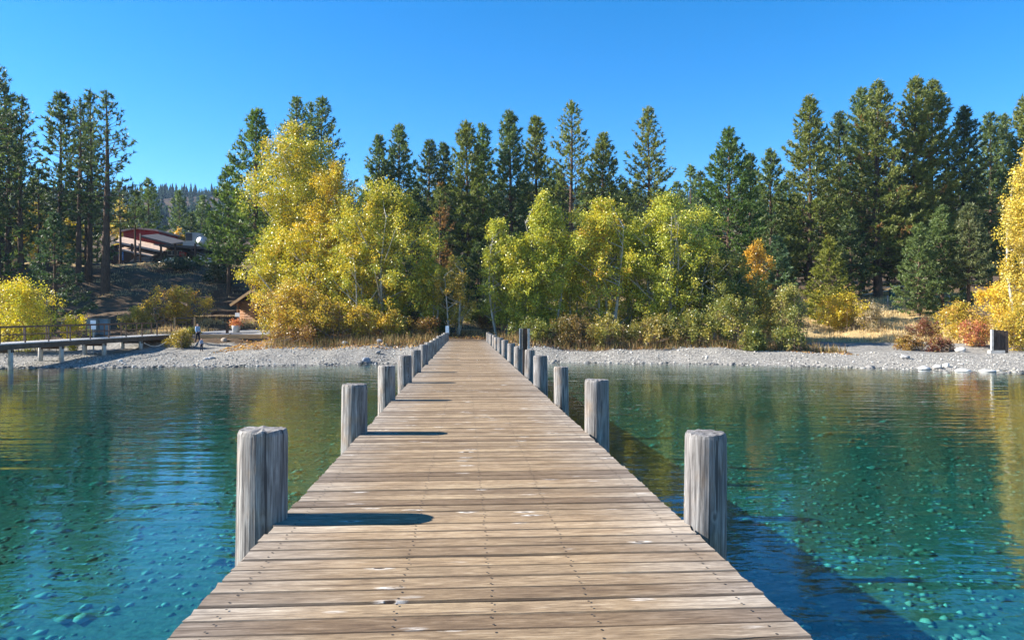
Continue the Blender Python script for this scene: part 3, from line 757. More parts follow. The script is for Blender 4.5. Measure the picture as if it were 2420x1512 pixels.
for (px, yt, Z, hw, col, lab) in [
    (895, 322, 104, 42, BLUEG, 'shorter of the paired pines behind the bright cottonwood'),
    (942, 292, 106, 46, BLUEG, 'taller of the paired pines behind the bright cottonwood'),
    (1013, 330, 110, 38, DARKG, 'dark narrow pine next to the taller paired pine'),
    (1048, 336, 112, 30, DARKG, 'small dark pine top beside the dark narrow pine'),
    (1104, 285, 98, 56, OLIVE, 'pale olive pine over the landward end of the pier'),
    (1142, 290, 103, 36, GREEN, 'narrow green pine close behind the pale olive pine'),
    (1206, 260, 100, 48, BLUEG, 'pointed blue green pine behind the small aspen at the pier end'),
    (1268, 273, 104, 46, OLIVE, 'pine with a pointed crown behind the tallest aspen'),
    (1425, 312, 106, 52, OLIVE, 'shorter pine beside the open pine behind the aspens'),
    (1085, 420, 108, 46, DARKG, 'low dark pine filling the gap over the pier end'),
    (1320, 400, 112, 50, DARKG, 'low dark pine under the open pine behind the aspens'),
    (1475, 430, 112, 46, DARKG, 'low dark pine next to the tiered fir'),
    (985, 450, 100, 44, DARKG, 'low dark pine behind the edge of the bright cottonwood')]:
    conifer(px, yt, Z, hw, lab, MID, cols=col, **full)
conifer(1350, 238, 96, 62, 'open pine with visible trunk and gaps, highest behind the aspens', MID, dens=.85, ragged=.48, gap=.62, prof=.62, cb=.2, tuft=.5, cols=OLIVE)
conifer(1533, 250, 95, 66, 'tiered fir like pine with upturned limbs standing apart against the sky', MID, 'pine_tree', dens=1.2, ragged=.35, gap=.6, prof=.85, cb=.12, tuft=.46, cols=OLIVE, botang=-.05)
conifer(1040, 432, 90, 34, 'small pine with rusty brown dying needles', None, dens=1.0, cb=.1, cols=OLIVE, brown=.45)
conifer(1722, 300, 88, 76, 'dense rounded green pine behind the last green aspen', None, dens=1.5, ragged=.2, gap=.42, prof=.62, cb=.08, tuft=.46, cols=((.04, .08, .022), (.1, .15, .04)))
RT = 'tall pines above the dry meadow'
for (px, yt, Z, hw, col, lab, ex) in [
    (1772, 362, 108, 42, DARKG, 'shaded pine tucked behind the dense rounded green pine', {}),
    (1822, 350, 100, 46, BLUEG, 'middle height blue green pine between rounded pine and tall spire', {}),
    (1913, 226, 96, 72, OLIVE, 'tall spire shaped pine with an open pointed top above the cedar', {}),
    (1985, 263, 106, 42, DARKG, 'dark narrow pine squeezed between two tall olive pines', {}),
    (2036, 205, 102, 50, BLUEG, 'slim pine top touching the massive olive pine', {}),
    (2074, 190, 96, 86, OLIVE, 'massive olive pine with some brown lower sprays and a thick trunk', dict(brown=.05, trunk_r=.55)),
    (2163, 180, 97, 60, OLIVE, 'tallest pine above the meadow with a narrow tip', dict(brown=.03)),
    (2203, 186, 99, 92, OLIVE, 'broad double shouldered pine beside the tallest one', {}),
    (2277, 250, 100, 52, DARKG, 'dark shaded pine beside the broad double shouldered pine', {}),
    (2340, 265, 108, 40, BLUEG, 'twin topped pine nearer the dark shaded pine', {}),
    (2370, 270, 110, 40, BLUEG, 'twin topped pine nearer the golden cottonwood', {}),
    (2425, 222, 98, 58, OLIVE, 'pine with upswept limbs rising behind the golden cottonwood', {}),
    (1870, 470, 100, 52, GREEN, 'low green pine at the foot of the tall spire shaped pine', {}),
    (2010, 500, 92, 44, DARKG, 'dark bushy pine at the foot of the massive olive pine', dict(cb=.1)),
    (2130, 470, 104, 56, DARKG, 'low dark pine in the shade of the tallest pine', {})]:
    kw = dict(full); kw.update(ex)
    conifer(px, yt, Z, hw, lab, RT, cols=col, **kw)
YG = 'young pines beside the dry meadow'
young = dict(dens=1.7, ragged=.22, gap=.36, prof=.68, cb=.04, tuft=.38)
for (px, yt, Z, hw, col, lab) in [
    (2172, 530, 80, 46, ((.055, .09, .035), (.15, .19, .07)), 'young blue green pine, lowest of three by the meadow fence'),
    (2226, 488, 82, 56, ((.05, .085, .032), (.14, .18, .065)), 'young blue green pine in the middle of three by the meadow fence'),
    (2290, 480, 80, 54, ((.07, .09, .045), (.15, .16, .075)), 'young olive pine with a bare lower trunk by the meadow fence'),
    (1838, 560, 84, 36, ((.05, .09, .05), (.1, .15, .08)), 'young blue green pine behind the orange aspen'),
    (1690, 560, 90, 44, DARKG, 'young dark pine behind the grey green aspen')]:
    kw = dict(young)
    if 'bare lower' in lab: kw['cb'] = .25
    conifer(px, yt, Z, hw, lab, YG, cols=col, **kw)
for (px, yt, Z, hw, lab) in [(1090, 610, 84, 34, 'small dark pine in the shade straight behind the pier end'), (1130, 575, 88, 38, 'young dark pine beside the rusty pine behind the pier end'), (1170, 620, 82, 32, 'small dark pine behind the aspen closest to the pier'), (1010, 600, 86, 40, 'young dark pine behind the olive gold sapling clump')]:
    conifer(px, yt, Z, hw, lab, YG, cols=DARKG, **young)
conifer(1960, 560, 78, 46, 'young yellow green cedar with a pointed crown', None, 'cedar_tree', dens=1.6, ragged=.2, gap=.34, prof=.75, cb=.03, tuft=.34, cols=((.09, .11, .02), (.2, .2, .04)), flat=True)

# shared meshes for the wood further back and for the pines beyond the left edge
far_var = [conifer_meshes(20, 4.4, cb=.1, dens=.9, tuft=.62, gap=.7, prof=.7, ragged=.3, cols=c, tmpl=TUFT_FAR) for c in (DARKG, BLUEG, GREEN, DARKG, BLUEG)]
k = 0
for (px, yt, Z) in [(150, 470, 130), (60, 480, 135), (10, 470, 128), (110, 440, 140), (300, 500, 150), (230, 460, 150), (560, 470, 130), (640, 430, 132), (820, 470, 135), (860, 455, 140), (930, 440, 138), (985, 430, 142),
                    (1060, 440, 136), (1130, 400, 134), (1180, 420, 138), (1240, 410, 132), (1300, 420, 140), (1385, 420, 136), (1440, 430, 142), (1500, 440, 134), (1560, 445, 140),
                    (1600, 430, 170), (1633, 393, 180), (1655, 405, 185), (1610, 450, 150), (1690, 440, 140), (1790, 440, 136), (1850, 430, 140), (1866, 410, 190), (1940, 420, 134), (1990, 410, 138), (2050, 420, 130),
                    (2110, 400, 134), (2180, 410, 130), (2240, 400, 136), (2310, 400, 132), (2400, 420, 136), (700, 520, 120), (780, 520, 122), (1220, 520, 118), (1650, 520, 120), (1400, 520, 118), (1130, 540, 116), (1000, 560, 118)]:
    x = xof(px, Z); H = zof(yt, Z) - g1(x, Z)
    tm, cm = far_var[k % 5]; k += 1
    place_tree('pine_tree', 'pine in the dark wood further back behind the lakeside trees', 'tree', 'pines of the wood further back', x, Z, tm, cm, random.uniform(0, 6.28), H / 20)
for (x, y, h) in [(-64, 74, 25), (-72, 84, 27), (-69, 95, 24), (-80, 104, 28), (-66, 108, 25), (-90, 90, 28), (-98, 104, 29), (-60, 88, 22), (-68, 66, 20), (-76, 74, 26), (-82, 82, 27), (-70, 101, 27), (-58, 101, 21), (-88, 98, 29)]:
    tm, cm = far_var[k % 5]; k += 1
    place_tree('pine_tree', 'pine on the shaded slope beyond the boardwalk and yellow willow', 'tree', 'pines on the slope beyond the boardwalk', x, y, tm, cm, random.uniform(0, 6.28), h / 20)

# far wooded ridge
n = 5200
X = rng.uniform(-700, 700, n); Y = rng.uniform(330, 1010, n)
keep = np.abs(X) < Y * .75 + 40; X, Y = X[keep], Y[keep]; n = len(X)
Z = ground(X, Y); H = rng.uniform(8, 17, n); R = H * rng.uniform(.16, .24, n)
V, Fc = [], []
tiers = 5; sides = 6; per = tiers * (sides + 1)
rg = []
for t in range(tiers):
    z0 = .08 + .92 * t / tiers; z1 = min(1.0, z0 + .92 / tiers * 1.7)
    an = np.arange(sides) * 2 * np.pi / sides
    rr = (1 - z0) ** .8 * rng.uniform(.55, 1.25, (n, sides))
    ring = np.stack([np.cos(an) * rr * R[:, None], np.sin(an) * rr * R[:, None], np.broadcast_to((z0 - .03 * rng.uniform(0, 1, (n, sides))) * H[:, None], (n, sides))], -1)
    apex = np.stack([np.zeros(n), np.zeros(n), z1 * H], -1)[:, None]
    rg.append(np.concatenate([ring, apex], 1))
V = np.concatenate(rg, 1) + np.stack([X, Y, Z - .3], -1)[:, None]
f1 = np.array([(t * 7 + s, t * 7 + (s + 1) % 6, t * 7 + 6) for t in range(tiers) for s in range(6)])
Fc = (f1[None] + (np.arange(n) * per)[:, None, None]).reshape(-1, 3)
ti = np.repeat(np.array([.018, .032, .022]) * rng.uniform(.6, 1.3, (n, 1)), len(f1), 0)
tag(link('ridge_forest', np_mesh('ridge_forest', V.reshape(-1, 3), Fc, M['far_needle'], ti)), 'distant conifer forest covering the blue hazy ridge', 'forest', kind='stuff')

# ------------------------------------------------------------------ broadleaf trees and shrubs
def leaves(P_, size, cols, wts, clump_id, ncl, jitter=.25):
    m = len(P_)
    A = rng.standard_normal((m, 3)); A[:, 2] += .35; A[:, 1] -= .25
    U, W, _ = frames(A)
    s = size * rng.uniform(.7, 1.3, (m, 1))
    V = np.stack([P_ - U * s * .5 - W * s * .46, P_ - U * s * .5 + W * s * .46, P_ + U * s * .62], 1).reshape(-1, 3)
    Fc = np.arange(len(V)).reshape(-1, 3)
    cols = np.array(cols, float); wts = np.array(wts, float) / np.sum(wts)
    cc = rng.choice(len(cols), ncl, p=wts)
    own = rng.uniform(size=m) < .6
    ci = np.where(own, cc[clump_id], rng.choice(len(cols), m, p=wts))
    tint = np.array([1.24, 1.23, 1.0]) * cols[ci] * (1 + jitter * rng.standard_normal((m, 1))).clip(.5, 1.5)
    return V, Fc, tint

YGRN = ([(.34, .31, .045), (.42, .34, .045), (.24, .26, .045), (.5, .34, .04), (.16, .18, .035)], [4, 3, 3, 1, 1])
GOLD = ([(.46, .33, .035), (.44, .35, .05), (.36, .31, .05), (.42, .26, .04), (.28, .24, .05)], [4, 3, 2, 1, 1])
LIME = ([(.34, .34, .05), (.28, .3, .05), (.42, .36, .05), (.2, .23, .045)], [4, 3, 2, 2])
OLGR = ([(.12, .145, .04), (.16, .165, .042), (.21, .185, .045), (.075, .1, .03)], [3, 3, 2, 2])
ORNG = ([(.42, .25, .04), (.45, .3, .05), (.4, .2, .03), (.38, .28, .06)], [3, 3, 1, 1])
GBRN = ([(.42, .26, .07), (.48, .34, .1), (.34, .2, .07), (.5, .38, .14)], [3, 3, 2, 1])
SHRB = ([(.42, .3, .05), (.34, .28, .05), (.5, .34, .05), (.3, .17, .05), (.2, .2, .05)], [3, 3, 2, 2, 1])
RUST = ([(.2, .1, .04), (.27, .17, .05), (.14, .075, .035), (.32, .25, .07)], [3, 2, 2, 1])
REDS = ([(.17, .06, .045), (.15, .055, .04), (.22, .12, .06), (.27, .2, .09)], [3, 2, 2, 1])
WILL = ([(.45, .42, .04), (.52, .42, .04), (.36, .36, .05), (.55, .4, .05)], [3, 3, 2, 1])

def broadleaf(name, label, px, ytop, Z, hw, pal, n=11000, cb=.12, shape='oval', stems=1, size=.15, group=None, clump=.6, bark='bark_pale', cat='tree', spread=.1, ncl=None, yd=.8):
    x = xof(px, Z); gz_ = g1(x, Z); H = zof(ytop, Z) - gz_; R = hw * Z / F * (1.72 if cat == 'tree' else 1.2); n = int(n * (1.45 if cat == 'tree' else 1.3))
    clump *= .85 if cat == 'tree' else 1.0; size *= .95
    ncl = ncl or max(12, int(n / 105))
    def prof(t):
        if shape == 'oval': return np.sin(np.pi * (t * .86 + .1)) ** .65
        if shape == 'cone': return (1 - t) ** .6 * np.minimum(1, .55 + 1.4 * t) + .06
        if shape == 'fan': return np.interp(t, [0, .25, .6, .85, 1], [.45, .75, 1, .75, .2])
        return np.sqrt(np.clip(1 - (2 * t * .92 - .8) ** 2, .03, 1))       # mound
    t = rng.beta(1.25, 1.05, ncl * 3); pw = prof(t); kp = rng.uniform(size=len(t)) < pw / pw.max()
    t = t[kp][:ncl]; ncl = len(t)
    lob = rng.uniform(.3, 1.15, (10, 8)) if cat == 'tree' else rng.uniform(.35, 1.2, (10, 8))
    an = rng.uniform(0, 6.283, ncl); rad = rng.uniform(0, 1, ncl) ** .42 * lob[(an / 6.284 * 10).astype(int), (t * 7.99).astype(int)]
    cr = clump * rng.uniform(.6, 1.25, ncl)
    rr = np.maximum(R * prof(t) * rad - cr * .45, 0)
    zc = H * (cb + (1 - cb) * t) - np.where(t > .85, cr * .6, 0)
    Cc = np.stack([rr * np.cos(an), rr * np.sin(an) * yd, zc], -1)
    wgt = cr ** 2 / np.sum(cr ** 2); cid = rng.choice(ncl, n, p=wgt)
    P_ = Cc[cid] + rng.standard_normal((n, 3)) * (cr[cid] * .5)[:, None] * np.array([1, 1, 1.1 if cat == 'tree' else 1.25])
    P_[:, 2] = np.maximum(P_[:, 2], .05)
    V, Fc, tint = leaves(P_, size, pal[0], pal[1], cid, ncl)
    L = Limbs()
    bases = [(0, 0)] if stems == 1 else [(rng.uniform(-1, 1) * R * spread * 2, rng.uniform(-1, 1) * R * spread * 2) for _ in range(stems)]
    axes = []
    for b in bases:
        topx, topy = (b[0] * (2.0 if cat == 'tree' else 1.15), b[1] * (2.0 if cat == 'tree' else 1.15))
        kk = np.linspace(0, 1, 7); hz = H * .86 * rng.uniform(.85, 1.02)
        w1, w2 = rng.uniform(-.05, .05, 2) * H
        pts = np.stack([b[0] + (topx - b[0]) * kk + w1 * np.sin(kk * 3.2), b[1] + (topy - b[1]) * kk + w2 * np.sin(kk * 2.7), kk * hz - .25], -1)
        r0 = (H * .014 + .03) / (1 if stems == 1 else 1.5) * (1 if cat == 'tree' else .4)
        L.tube(pts, r0 * (1.1 - kk * 1.0), 6); axes.append((pts, hz))
    pick = rng.choice(ncl, min(ncl, 60 if stems == 1 else 16 * stems), replace=False)
    for q in pick:
        pts, hz = axes[rng.integers(0, len(axes))]; c = Cc[q]
        hd = math.hypot(c[0], c[1]); zb = max(H * .06, min(c[2] - hd * rng.uniform(.6, 1.1), hz * .95))
        k_ = min(max((zb + .25) / hz, 0), 1) * 6; i0 = min(int(k_), 5)
        s = pts[i0] + (pts[i0 + 1] - pts[i0]) * (k_ - i0)
        mid = (s + c) / 2 + np.array([0, 0, hd * -.08]) + rng.standard_normal(3) * .08
        br = (.012 + .006 * np.linalg.norm(c - s)) * (1 if cat == 'tree' else .55)
        L.tube([s, mid, c], [br * 1.6, br, br * .35], 4)
    o = empty(name, (x, Z, gz_), 0, label, cat, group)
    link('trunk' if cat == 'tree' else 'stems', L.mesh('trunk', M[bark]), o)
    link('crown' if cat == 'tree' else 'foliage', np_mesh('crown', V, Fc, M['leaf'], tint), o)
    return o

LT = 'yellow trees on the bank beside the pier'
broadleaf('cottonwood_tree', 'tallest yellow green cottonwood with forked limbs beside the log cabin', 702, 290, 75, 86, YGRN, 34000, .16, 'fan', 1, .15, LT, .85)
broadleaf('cottonwood_tree', 'golden cottonwood growing out of the side of the tallest one', 792, 385, 72, 62, GOLD, 15000, .2, 'oval', 1, .15, LT, .7)
broadleaf('cottonwood_tree', 'bright yellow green cottonwood with pale trunk standing over the fallen leaves', 905, 425, 68, 100, YGRN, 27000, .06, 'oval', 3, .15, LT, .75)
broadleaf('cottonwood_tree', 'low golden cottonwood in front of the tallest one', 745, 520, 70, 105, ([(.42, .34, .04), (.36, .33, .045), (.28, .29, .05), (.42, .29, .04)], [3, 3, 2, 2]), 19000, .1, 'oval', 3, .15, LT, .75)
broadleaf('cottonwood_tree', 'leafy yellow green tree leaning out over the log cabin', 650, 545, 71, 46, YGRN, 10000, .3, 'oval', 1, .15, LT, .65)
broadleaf('aspen_tree', 'thin olive gold sapling clump right at the landward end of the pier', 1072, 600, 66, 38, ([(.4, .26, .05), (.3, .24, .05), (.2, .18, .05)], [2, 2, 2]), 4200, .1, 'oval', 4, .13, LT, .5)
AS = 'aspens on the bank beyond the pier sign'
broadleaf('aspen_tree', 'small leafy aspen closest to the pier end', 1183, 520, 67, 46, LIME, 9000, .08, 'oval', 3, .14, AS, .55)
broadleaf('aspen_tree', 'tall lime green aspen with a pointed top', 1285, 447, 67, 72, LIME, 20000, .05, 'cone', 3, .15, AS, .62)
broadleaf('aspen_tree', 'broad aspen with orange leaves showing low among the lime ones', 1423, 468, 68, 78, ([(.36, .35, .05), (.28, .29, .05), (.44, .37, .05), (.45, .28, .05)], [4, 3, 3, 1]), 20000, .07, 'oval', 4, .15, AS, .62)
broadleaf('aspen_tree', 'widest lime green aspen with pale slender stems', 1572, 455, 68, 92, LIME, 25000, .07, 'oval', 5, .15, AS, .65)
broadleaf('aspen_tree', 'grey green aspen thicket not yet turned yellow', 1690, 585, 67, 72, OLGR, 14000, .08, 'oval', 5, .14, AS, .6)
broadleaf('aspen_tree', 'slim orange aspen standing among green neighbours', 1783, 562, 74, 30, ORNG, 3800, .25, 'oval', 1, .14, None, .5)
for (px, yt, Z, hw, pal, lab) in [(1228, 560, 66, 34, LIME, 'thin lime sapling between the small leafy aspen and the pointed one'), (1352, 545, 69, 38, LIME, 'lime sapling between the pointed aspen and the broad one'), (1498, 540, 69, 40, LIME, 'lime sapling between the broad aspen and the widest one'), (1640, 560, 69, 42, YGRN, 'yellow green sapling beside the grey green aspen thicket'), (1015, 610, 67, 36, YGRN, 'low yellow green sapling beside the pale trunked cottonwood'), (1748, 640, 70, 40, OLGR, 'dark olive sapling beside the slim orange aspen'), (840, 560, 66, 60, YGRN, 'leafy yellow green sapling in front of the golden cottonwood')]:
    broadleaf('aspen_tree', lab, px, yt, Z, hw, pal, 6500, .06, 'oval', 3, .14, AS, .55)
broadleaf('cottonwood_tree', 'large golden cottonwood with orange leaves above the wooden bulkhead', 2432, 345, 62, 62, GBRN and ([(.46, .36, .06), (.42, .3, .07), (.48, .4, .12), (.34, .27, .07)], [4, 2, 2, 2]), 19000, .1, 'oval', 2, .14, None, .65)
broadleaf('aspen_tree', 'small flame orange tree beside the rooftop unit of the lodge', 424, 528, 140, 16, ORNG, 1500, .1, 'cone', 1, .3, None, .7)
YB = 'yellow trees glimpsed behind the lodge pines'
for (px, yt, Z, hw) in [(85, 480, 112, 45), (285, 470, 148, 32), (20, 540, 112, 40), (165, 520, 114, 36)]:
    broadleaf('aspen_tree', 'yellow tree glimpsed between dark trunks of the lodge pines', px, yt, Z, hw, GOLD, 3500, .1, 'oval', 1, .24, YB, .9)

def shrub(label, px, ytop, Z, hw, pal, n=4000, size=.12, stems=7, group=None, clump=.42, name='shrub', yd=.9):
    broadleaf(name, label, px, ytop, Z, hw, pal, n, .04, 'mound', stems, size, group, clump, 'bark_shrub', 'shrub', .3, None, yd)
BS = 'autumn shrubs along the bank'
shrub('large golden shrub hiding half of the log cabin', 688, 660, 64, 78, SHRB, 13000, .12, 12, BS, .55)
shrub('yellow shrub spilling over the leaf strewn bank under the cottonwoods', 760, 690, 63.5, 70, SHRB, 8000, .12, 9, BS, .5)
shrub('low rusty undergrowth below the golden shrub by the path edge', 705, 765, 61.5, 62, RUST, 3500, .11, 9, BS, .35)
shrub('thin yellow shrub on the bank beside the blue grey boulder', 850, 725, 63.5, 52, SHRB, 5000, .12, 7, BS, .45)
shrub('yellow tipped shrub under the pale trunked cottonwood', 930, 735, 64, 48, SHRB, 4500, .12, 7, BS, .42)
shrub('dark rusty shrub pressed against the pier end posts', 1010, 752, 64.5, 38, RUST, 3000, .11, 7, BS, .38)
shrub('red brown shrub on the far side of the path end', 1152, 742, 75, 28, RUST, 2200, .12, 6, BS, .4)
shrub('dark green shrub beyond the log at the pier end', 1118, 735, 80, 26, OLGR, 2200, .14, 6, BS, .4)
shrub('dark olive shrub behind the pier sign', 1262, 758, 62.5, 54, OLGR, 3500, .12, 7, BS, .4)
shrub('rusty shrub at the foot of the pointed aspen', 1350, 745, 62.5, 62, ([(.14, .09, .035), (.18, .12, .04), (.1, .09, .03)], [1, 1, 1]), 3800, .12, 7, BS, .38)
shrub('olive shrub at the foot of the broad aspen', 1440, 742, 62, 59, ([(.24, .21, .05), (.16, .16, .045), (.3, .22, .06)], [2, 2, 1]), 3200, .12, 7, BS, .38)
shrub('brown green shrub below the slender pale stems', 1540, 745, 62, 70, ([(.2, .16, .05), (.15, .15, .045), (.3, .22, .06)], [2, 2, 1]), 4000, .12, 7, BS, .4)
shrub('green yellow shrub under the widest aspen', 1640, 735, 61.5, 65, OLGR, 5200, .12, 7, BS, .42)
shrub('dark green shrub under the grey green aspen thicket', 1725, 700, 60.8, 72, ([(.14, .16, .042), (.2, .19, .05), (.26, .22, .05)], [2, 2, 1]), 5500, .12, 7, BS, .45)
shrub('olive gold shrub below the slim orange aspen', 1790, 655, 66, 52, ([(.22, .2, .05), (.32, .24, .05), (.16, .17, .05)], [3, 2, 2]), 7000, .13, 8, BS, .5)
shrub('feathery grey green shrub where the beach meets the meadow', 1868, 672, 64, 42, ([(.2, .2, .06), (.3, .25, .08), (.16, .18, .06)], [3, 2, 2]), 6500, .12, 9, BS, .45)
shrub('low dark shrub casting shade over the gravel', 1862, 778, 58.5, 38, OLGR, 4500, .11, 7, BS, .35)
shrub('low dark green shrub under the olive gold one', 1780, 780, 58.5, 42, OLGR, 4000, .11, 7, BS, .35)
MS = 'shrubs in the dry meadow'
shrub('round mustard yellow shrub at the edge of the dry meadow', 1995, 688, 74, 54, ([(.5, .38, .04), (.42, .34, .04), (.5, .3, .04)], [3, 2, 1]), 6500, .12, 8, MS, .45)
shrub('grey bare looking shrub touching the mustard yellow one', 2062, 715, 72, 34, ([(.3, .25, .2), (.24, .2, .16), (.36, .28, .18)], [1, 1, 1]), 2200, .11, 9, MS, .35)
shrub('yellow green shrub behind the mustard yellow one', 1945, 670, 80, 34, YGRN, 3000, .13, 6, MS, .42)
shrub('crimson shrub on the meadow edge', 2188, 752, 66, 36, REDS, 2600, .1, 8, MS, .32)
shrub('low maroon shrub on the gravel at the beach head', 2145, 795, 59.5, 42, RUST, 2600, .1, 8, MS, .28)
shrub('low red brown shrub next to the maroon one', 2215, 800, 59, 44, REDS, 2600, .1, 8, MS, .28)
shrub('golden willow shrub in front of the meadow rise', 2265, 715, 66, 58, WILL and SHRB, 6000, .12, 8, MS, .45)
shrub('bright yellow shrub beneath the golden cottonwood', 2365, 665, 66, 62, ([(.52, .38, .04), (.45, .35, .05), (.55, .32, .04)], [3, 2, 1]), 8000, .12, 8, MS, .5)
shrub('red stemmed shrub beside the wooden bulkhead', 2310, 760, 60.5, 46, ([(.34, .14, .08), (.44, .28, .08), (.3, .08, .06)], [2, 2, 2]), 4200, .1, 10, MS, .35)
shrub('yellow shrub growing over the wooden bulkhead', 2408, 730, 57, 52, SHRB, 7000, .11, 8, MS, .45)
LS = 'shrubs around the boardwalk'
shrub('bright yellow willow standing behind the boardwalk railing', 42, 655, 58, 92, WILL, 15000, .11, 12, LS, .5, 'willow_shrub')
shrub('small yellow green willow shoot beside the dark fir', 172, 738, 60, 34, WILL, 2200, .11, 6, LS, .36, 'willow_shrub')
shrub('golden shrub with bare twigs in front of the stepped timbers', 412, 678, 74, 66, SHRB, 7500, .13, 10, LS, .5)
shrub('straw coloured shrub below the golden one', 322, 728, 73, 44, ([(.42, .34, .12), (.34, .27, .1), (.4, .34, .06)], [2, 2, 1]), 3500, .12, 8, LS, .4)
shrub('olive shrub at the landward end of the boardwalk railing', 432, 782, 62, 36, ([(.26, .2, .05), (.34, .26, .06), (.18, .17, .05)], [2, 2, 1]), 3200, .1, 8, LS, .32)
shrub('small green shrub beside the taller walker', 452, 778, 67, 20, OLGR, 1300, .1, 5, LS, .28)
shrub('dark rounded shrub on the crest below the parked cars', 430, 615, 108, 56, DARKG and ([(.035, .055, .03), (.05, .07, .035)], [1, 1]), 4500, .2, 6, LS, .7)
shrub('dark shrub on the shaded slope beside the stepped timbers', 520, 610, 98, 46, ([(.04, .055, .03), (.06, .075, .035)], [1, 1]), 3500, .18, 6, LS, .6)

US = 'undergrowth in the shade of the bank trees'
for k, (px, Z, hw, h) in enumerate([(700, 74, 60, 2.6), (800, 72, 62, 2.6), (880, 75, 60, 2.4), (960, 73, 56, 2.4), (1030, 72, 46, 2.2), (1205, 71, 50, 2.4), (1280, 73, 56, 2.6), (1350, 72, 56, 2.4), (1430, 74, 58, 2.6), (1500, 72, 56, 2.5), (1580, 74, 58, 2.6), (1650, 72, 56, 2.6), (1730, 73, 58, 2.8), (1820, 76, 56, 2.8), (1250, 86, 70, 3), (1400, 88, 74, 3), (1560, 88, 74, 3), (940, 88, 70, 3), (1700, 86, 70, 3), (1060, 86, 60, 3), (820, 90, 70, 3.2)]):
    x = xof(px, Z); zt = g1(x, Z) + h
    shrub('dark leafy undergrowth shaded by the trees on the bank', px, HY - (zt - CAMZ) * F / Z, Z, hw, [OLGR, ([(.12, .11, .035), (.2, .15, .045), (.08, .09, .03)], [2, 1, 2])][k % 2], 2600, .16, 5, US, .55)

# ------------------------------------------------------------------ leaf litter and grass
def scatter_faces(name, X, Y, size, cols, label, cat, up=.02):
    m = len(X); P_ = np.stack([X, Y, ground(X, Y) + up + rng.uniform(0, .05, m)], -1)
    A = rng.standard_normal((m, 3)) * .5; A[:, 2] += 1
    U, W, _ = frames(A); s = size * rng.uniform(.6, 1.3, (m, 1))
    V = np.stack([P_ - U * s * .6, P_ + W * s * .45, P_ + U * s * .6, P_ - W * s * .45], 1).reshape(-1, 3)
    cols = np.array(cols); t = cols[rng.integers(0, len(cols), m)] * rng.uniform(.7, 1.25, (m, 1))
    tag(link(name, np_mesh(name, V, np.arange(4 * m).reshape(-1, 4), M['leaf'], t)), label, cat, kind='stuff')
n = 15000
X = rng.uniform(-24, 26, n); lo = np.interp(X, [-24, -12, -6, 6, 26], [9, 4.5, 4, 4.6, 8]); Y = shore(X) + lo + rng.gamma(1.6, 4.0, n)
kp = (Y < shore(X) + 30) & ~((np.abs(X + .063 * Y) < 2.2) & (Y < 63)); X, Y = X[kp], Y[kp]
scatter_faces('fallen_leaves', X, Y, .15, [(.42, .22, .08), (.5, .3, .1), (.3, .14, .05), (.55, .36, .16), (.24, .11, .05)], 'carpet of fallen orange and brown leaves on the bank', 'leaves')

def grass(name, X, Y, hmin, hmax, cols, label):
    m = len(X); Z = ground(X, Y); h = rng.uniform(hmin, hmax, m); an = rng.uniform(0, 6.28, m)
    ln = rng.standard_normal((m, 2)) * .22 * h[:, None]; wd = .028
    P_ = np.stack([X, Y, Z - .03], -1); d = np.stack([np.cos(an) * wd, np.sin(an) * wd, np.zeros(m)], -1)
    tip = P_ + np.stack([ln[:, 0], ln[:, 1], h], -1)
    V = np.stack([P_ - d, P_ + d, tip], 1).reshape(-1, 3)
    cols = np.array(cols); t = cols[rng.integers(0, len(cols), m)] * rng.uniform(.75, 1.2, (m, 1))
    tag(link(name, np_mesh(name, V, np.arange(3 * m).reshape(-1, 3), M['grassm'], t)), label, 'grass', kind='stuff')
STRAW = [(.62, .48, .25), (.54, .4, .19), (.66, .53, .31), (.45, .31, .14)]
n = 90000
X = rng.uniform(18, 66, n); s_ = rng.uniform(6, 72, n); Y = shore(X) + s_
lim = np.interp(X, [18, 22, 27, 60], [8, 11, 21, 17])
cl = np.sin(X * 1.1 + 2 * np.sin(Y * .4)) + np.sin(Y * .9 + X * .5) + rng.standard_normal(n) * .6
kp = (s_ > lim + rng.uniform(-1, 1, n)) & (cl > -.5); X, Y = X[kp], Y[kp]
grass('dry_meadow_grass', X, Y, .25, .6, STRAW, 'tall straw coloured grass of the dry meadow')
n = 9000
X = rng.uniform(-20, 26, n); Y = shore(X) + np.interp(X, [-20, -8, 6, 20, 26], [8, 4.6, 4.6, 7, 9.5]) + rng.gamma(1.5, 1.8, n)
kp = ~((np.abs(X + .063 * Y - .1) < 2.4) & (Y < 64)); X, Y = X[kp], Y[kp]
grass('bank_stalks', X, Y, .2, .85, [(.2, .13, .06), (.3, .2, .09), (.14, .09, .045), (.34, .26, .1), (.12, .12, .04)], 'tangle of brown stalks and twigs along the foot of the bank')
n = 9000
X = rng.uniform(-34, -24, n); Y = rng.uniform(66, 79, n)
kp = ((X < -28.6) | (Y > 73)) & (np.sin(X * 2) + np.sin(Y * 1.7) + rng.standard_normal(n) * .5 > 0); X, Y = X[kp], Y[kp]
grass('boardwalk_grass', X, Y, .2, .6, STRAW, 'straw coloured grass around the landward end of the boardwalk')
n = 14000
X = rng.uniform(-62, -34, n); Y = rng.uniform(88, 117, n); kp = np.sin(X * .9) + np.sin(Y * .7 + X * .2) + rng.standard_normal(n) * .5 > .4
X, Y = X[kp], Y[kp]
grass('slope_grass', X, Y, .15, .4, STRAW, 'short dry grass on the slope below the lodge')
n = 16000
X = rng.uniform(-20, 18, n); Y = shore(X) + rng.uniform(17, 46, n); kp = np.sin(X * .8) + np.sin(Y * .6 + X * .3) + rng.standard_normal(n) * .5 > 0
X, Y = X[kp], Y[kp]
grass('wood_edge_grass', X, Y, .2, .5, STRAW, 'dry grass on the rise behind the bank trees')

